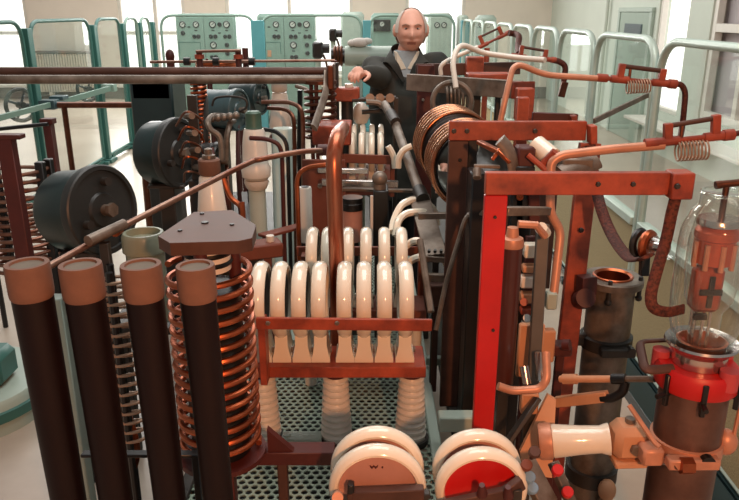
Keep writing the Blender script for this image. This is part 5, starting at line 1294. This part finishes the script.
oval(body, [(mx, MD+.02, .92, .15, .10), (mx, MD+.02, 1.05, .145, .10), (mx, MD+.02, 1.25, .165, .11), (mx, MD+.02, 1.44, .155, .10), (mx, MD+.03, 1.52, .09, .07)])
capsule(body, [shR, elR, wrR], [.052, .042, .027]); capsule(body, [shL, elL, wrL], [.052, .042, .027])
for s in (-1, 1):
    capsule(body, [V((mx+s*.09, MD+.02, .93)), V((mx+s*.10, MD+.0, .50)), V((mx+s*.105, MD+.03, .08))], [.085, .06, .04])
    capsule(body, [V((mx+s*.105, MD+.03, .045)), V((mx+s*.115, MD-.13, .035))], [.04, .035])
def hand(b, w, dirn, side, curl, up=V((0, 0, 1)), spread=.25, k=1.0):
    """palm and five fingers from wrist w"""
    f = V(dirn).normalized(); s = f.cross(up).normalized()*side; n = s.cross(f).normalized()*side
    capsule(b, [w, w+f*.03*k, w+f*.085*k], [.026*k, .036*k, .038*k], flat=.5, up=tuple(s))
    for i, (o, l) in enumerate(((-.030, .070), (-.010, .080), (.011, .075), (.030, .058))):
        p = w+f*.088*k+s*o*k; d = (f+s*o*spread*6).normalized()
        q1 = p+d*l*.42*k-n*.004; d2 = (d*math.cos(curl)-n*math.sin(curl)); q2 = q1+d2*l*.34*k; d3 = (d*math.cos(curl*1.8)-n*math.sin(curl*1.8)); q3 = q2+d3*l*.28*k
        capsule(b, [p-d*.02, p, q1, q2, q3], [.010*k, .010*k, .0095*k, .0088*k, .0075*k], 10, k=3)
    p = w+f*.025*k-s*.028*k; capsule(b, [p, p-s*.025*k+f*.025*k-n*.01, p-s*.032*k+f*.055*k-n*.022, p-s*.028*k+f*.078*k-n*.034], [.014*k, .0115*k, .0105*k, .009*k], 10, k=3)
hand(body, wrR, P(352, 73, 3.63)-wrR, 1, 1.0, k=.9, spread=.4)
hand(body, wrL, (-.1, -.6, -.8), -1, .5, up=V((1, 0, 0)))
bd = solid(body, .0045, 3)
# colours of the mouth on the same surface
bd.m = []
for f in bd.f:
    c = sum((bd.v[i] for i in f), V())/len(f) - hc
    mi = 0
    if c.y < -.05 and abs(c.x) < .024 and -.071 < c.z < -.058: mi = 1
    bd.m.append(mi)
bd.mi = 2
for s in (-1, 1):
    e = hc+V((s*.030, -.079, .010)); bd.mi = 2; bd.ell(e, .012, .008, .0045, 12, 8)
    bd.mi = 3; bd.ell(e+V((0, -.0045, 0)), .005, .005, .0045, 10, 8)
man.add('body', bd, [M['flesh'], M['lip'], M['eyew'], M['eyed']])
for s in (-1, 1):
    b = B(); b.tube(cr([hc+V((s*.014, -.098, .026)), hc+V((s*.032, -.093, .032)), hc+V((s*.050, -.076, .025))]), .0035, 8); man.add('eyebrow', b, M['brow'])
# thin white hair: sides and back, thin strands on top
hb = B(); n, m = 40, 30; idx = {}
for i in range(m+1):
    th = PI*i/m; z = math.cos(th)
    for k in range(n):
        a = 2*PI*k/n; x, y = math.sin(th)*math.sin(a), -math.sin(th)*math.cos(a)
        r = 1.06+.015*math.sin(9*a+3*z)
        idx[i, k] = len(hb.v); hb.v.append(hc+V((.083*x*r, .096*y*r+.003, .112*z*(1.04))))
for i in range(m):
    z = math.cos(PI*(i+.5)/m)
    for k in range(n):
        a = 2*PI*(k+.5)/n; y = -math.cos(a); sx = abs(math.sin(a))
        hair = (y > .12 and z > -.55 and z < .97) or (y > -.55 and -.12 < z < .86 and sx > .6) or (z >= .72 and y > -.12)
        if hair: hb.face((idx[i, k], idx[i+1, k], idx[i+1, (k+1) % n], idx[i, (k+1) % n]))
man.add('hair', hb, M['hair'])
# clothes
j = B()
oval(j, [(mx, MD+.01, .78, .215, .15), (mx, MD+.01, .95, .205, .145), (mx, MD+.01, 1.15, .20, .14), (mx, MD+.01, 1.36, .20, .135), (mx, MD+.02, 1.46, .18, .115), (mx, MD+.025, 1.53, .125, .09), (mx, MD+.03, 1.57, .080, .075)])
capsule(j, [V((mx-.10, MD+.02, 1.49)), shR+V((-.01, 0, -.01)), elR, elR*.4+wrR*.6, wrR+(elR-wrR)*.12], [.068, .072, .064, .056, .046])
capsule(j, [V((mx+.11, MD+.03, 1.49)), shL+V((.01, 0, -.01)), elL, wrL+(elL-wrL)*.2], [.075, .082, .07, .055])
jk = solid(j, .014, 6)
for i, p in enumerate(jk.v):       # cloth folds
    nz = noise.noise(p*9)*.010 + noise.noise(p*22)*.005; c = V((mx, MD, p.z)); u = (p-c); u.z = 0
    if u.length > .01: jk.v[i] = p+u.normalized()*nz
zv = 1.475
keep = [f for f in jk.f if not (lambda c: c.y < MD+.03 and abs(c.x-mx-.002) < max(0, (c.z-zv))*.62 and c.z > zv)(sum((jk.v[i] for i in f), V())/len(f))]
jk.f = keep; jk.m = [0]*len(keep)
man.add('jacket', jk, M['jacket'])
b = B()
for s in (-1, 1):      # collar and lapel
    pts = [(.006*s, -.128, zv-.03), (.034*s, -.122, 1.52), (.060*s, -.096, 1.56), (.078*s, -.02, 1.605), (.05*s, .085, 1.625), (0, .105, 1.625)]
    inner = [V((mx+x, MD+y, z)) for x, y, z in pts]
    outer = [p+V((s*w_, o_, dz_)) for p, (w_, o_, dz_) in zip(inner, ((.01, .0, -.01), (.055, .01, .01), (.06, .012, -.02), (.035, 0, -.06), (.02, .035, -.065), (0, .04, -.065)))]
    A, C = cr(inner, 5), cr(outer, 5); b0 = len(b.v)
    for p, q in zip(A, C): b.v += [p, q, q+V((0, .012, -.006)), p+V((0, .012, -.006))]
    for i in range(len(A)-1):
        for e in range(4): b.face((b0+i*4+e, b0+i*4+(e+1) % 4, b0+i*4+4+(e+1) % 4, b0+i*4+4+e))
man.add('jacket_collar', b, M['jacket'])
b = B(); oval(b, [(mx, MD+.012, .95, .17, .125), (mx, MD+.012, 1.36, .165, .115), (mx, MD+.015, 1.47, .14, .105), (mx+.004, MD+.02, 1.54, .082, .084), (mx+.006, MD+.022, 1.59, .070, .074), (mx+.006, MD+.024, 1.595, .060, .064)]); man.add('shirt', b, M['shirt'])
b = B()
for s in (-1, 1):
    p = V((mx+.006, MD-.062, 1.525)); b.prism([p+V((s*.004, -.018, -.02)), p+V((s*.055, -.020, -.03)), p+V((s*.068, .02, .065)), p+V((s*.052, .0, .06))], (0, .01, .004))
man.add('shirt_collar', b, M['vest'])
b = B()
for s in (-1, 1): capsule(b, [V((mx+s*.09, MD+.02, .95)), V((mx+s*.105, MD+.0, .50)), V((mx+s*.11, MD+.03, .09))], [.115, .085, .070])
tr_ = solid(b, .016, 4); man.add('trousers', tr_, M['trouser'])
for s in (-1, 1):
    b = B(); capsule(b, [V((mx+s*.105, MD+.05, .05)), V((mx+s*.118, MD-.15, .045))], [.05, .045], flat=.9); man.add('shoe', b, M['black'])
# red clamp post under his hand
t = Thing('clamp_post', 'red block on a steel post under the hand of the man', 'post')
p = P(347, 94, 3.62); b = B(); b.box(p, (.125, .10, .065), .006); t.add('block', b, M['red'])
b = B(); b.cyl((p.x, 3.62, DZ), (p.x, 3.62, p.z-.033), .03, n=14); b.cyl((p.x, 3.62, DZ), (p.x, 3.62, DZ+.02), .07, n=16); t.add('post', b, M['steeldk'])
b = B(); b.cyl(p+V((.01, 0, .033)), p+V((.01, 0, .05)), .022, n=12); t.add('porcelain_button', b, M['porcgrey'])
t = Thing('linked_bars', 'dark linked bars beside the clamp post in front of the jacket', 'bar')
for q0, q1 in ((P(352, 100, 3.58), P(396, 98, 3.58)), (P(362, 112, 3.6), P(396, 110, 3.6))):
    b = B(); b.cyl(q0, q1, .012, n=8); t.add('bar', b, M['steeldk'])
for x in (370, 380, 390):
    b = B(); b.cyl(P(x, 98, 3.55), P(x, 98, 3.61), .022, n=10); t.add('link', b, M['steel'])
b = B(); q = P(396, 98, 3.58); b.span((q.x-.012, 3.57, DZ), (q.x+.012, 3.61, q.z), .002); t.add('post', b, M['steeldk'])
t = Thing('white_bulb_insulator', 'white bulb shaped insulator behind the clamp post', 'insulator')
p = P(361, 112, 3.66); b = B(); b.lathe([(0, -.06), (.03, -.055), (.045, -.02), (.04, .02), (.02, .045), (0, .05)], p, (0, 0, 1), 20); t.add('bulb', b, M['porcgrey'])
b = B(); b.cyl((p.x, p.y, DZ), (p.x, p.y, p.z-.058), .02, n=10); t.add('stem', b, M['mint_lt'])
finish()

# ================================================================== light
w = bpy.data.worlds.new('hall_light'); scene.world = w; w.use_nodes = True
w.node_tree.nodes['Background'].inputs[0].default_value = (1, .965, .92, 1); w.node_tree.nodes['Background'].inputs[1].default_value = .26
def light(kind, loc, energy, col, size=.1, rot=None, name='lamp'):
    l = bpy.data.lights.new(name, kind); o = bpy.data.objects.new(name, l); COL.objects.link(o); o.location = loc
    l.energy = energy; l.color = col
    if kind == 'AREA': l.size = size
    elif kind in ('POINT', 'SPOT'): l.shadow_soft_size = size
    if rot: o.rotation_euler = rot
    return o
light('POINT', (.45, -.8, 2.1), 190, (1, .40, .17), .05, name='warm_work_lamp')
light('AREA', (-2, 9.5, 4.6), 440, (1, .97, .93), 6, name='overhead_fill')  # added fill to brighten the hall, not a real fixture
light('AREA', (.2, 2.6, 4.4), 105, (1, .97, .93), 2.5, name='overhead_fill')  # added fill that whitens the disc tops and lights the man's face
light('AREA', (-4.6, 15.5, 2.3), 170, (1, .97, .93), 2.0, (math.radians(-80), 0, 0), 'window_glow')
light('AREA', (-1.6, 15.5, 2.3), 200, (1, .97, .93), 2.4, (math.radians(-80), 0, 0), 'window_glow')
vs = scene.view_settings
scene.display_settings.display_device = 'sRGB'
vs.view_transform = 'Standard'; vs.look = 'None'; vs.exposure = 0; vs.gamma = 1; vs.use_curve_mapping = False
scene.cycles.transparent_max_bounces = 32
scene.cycles.max_bounces = 8
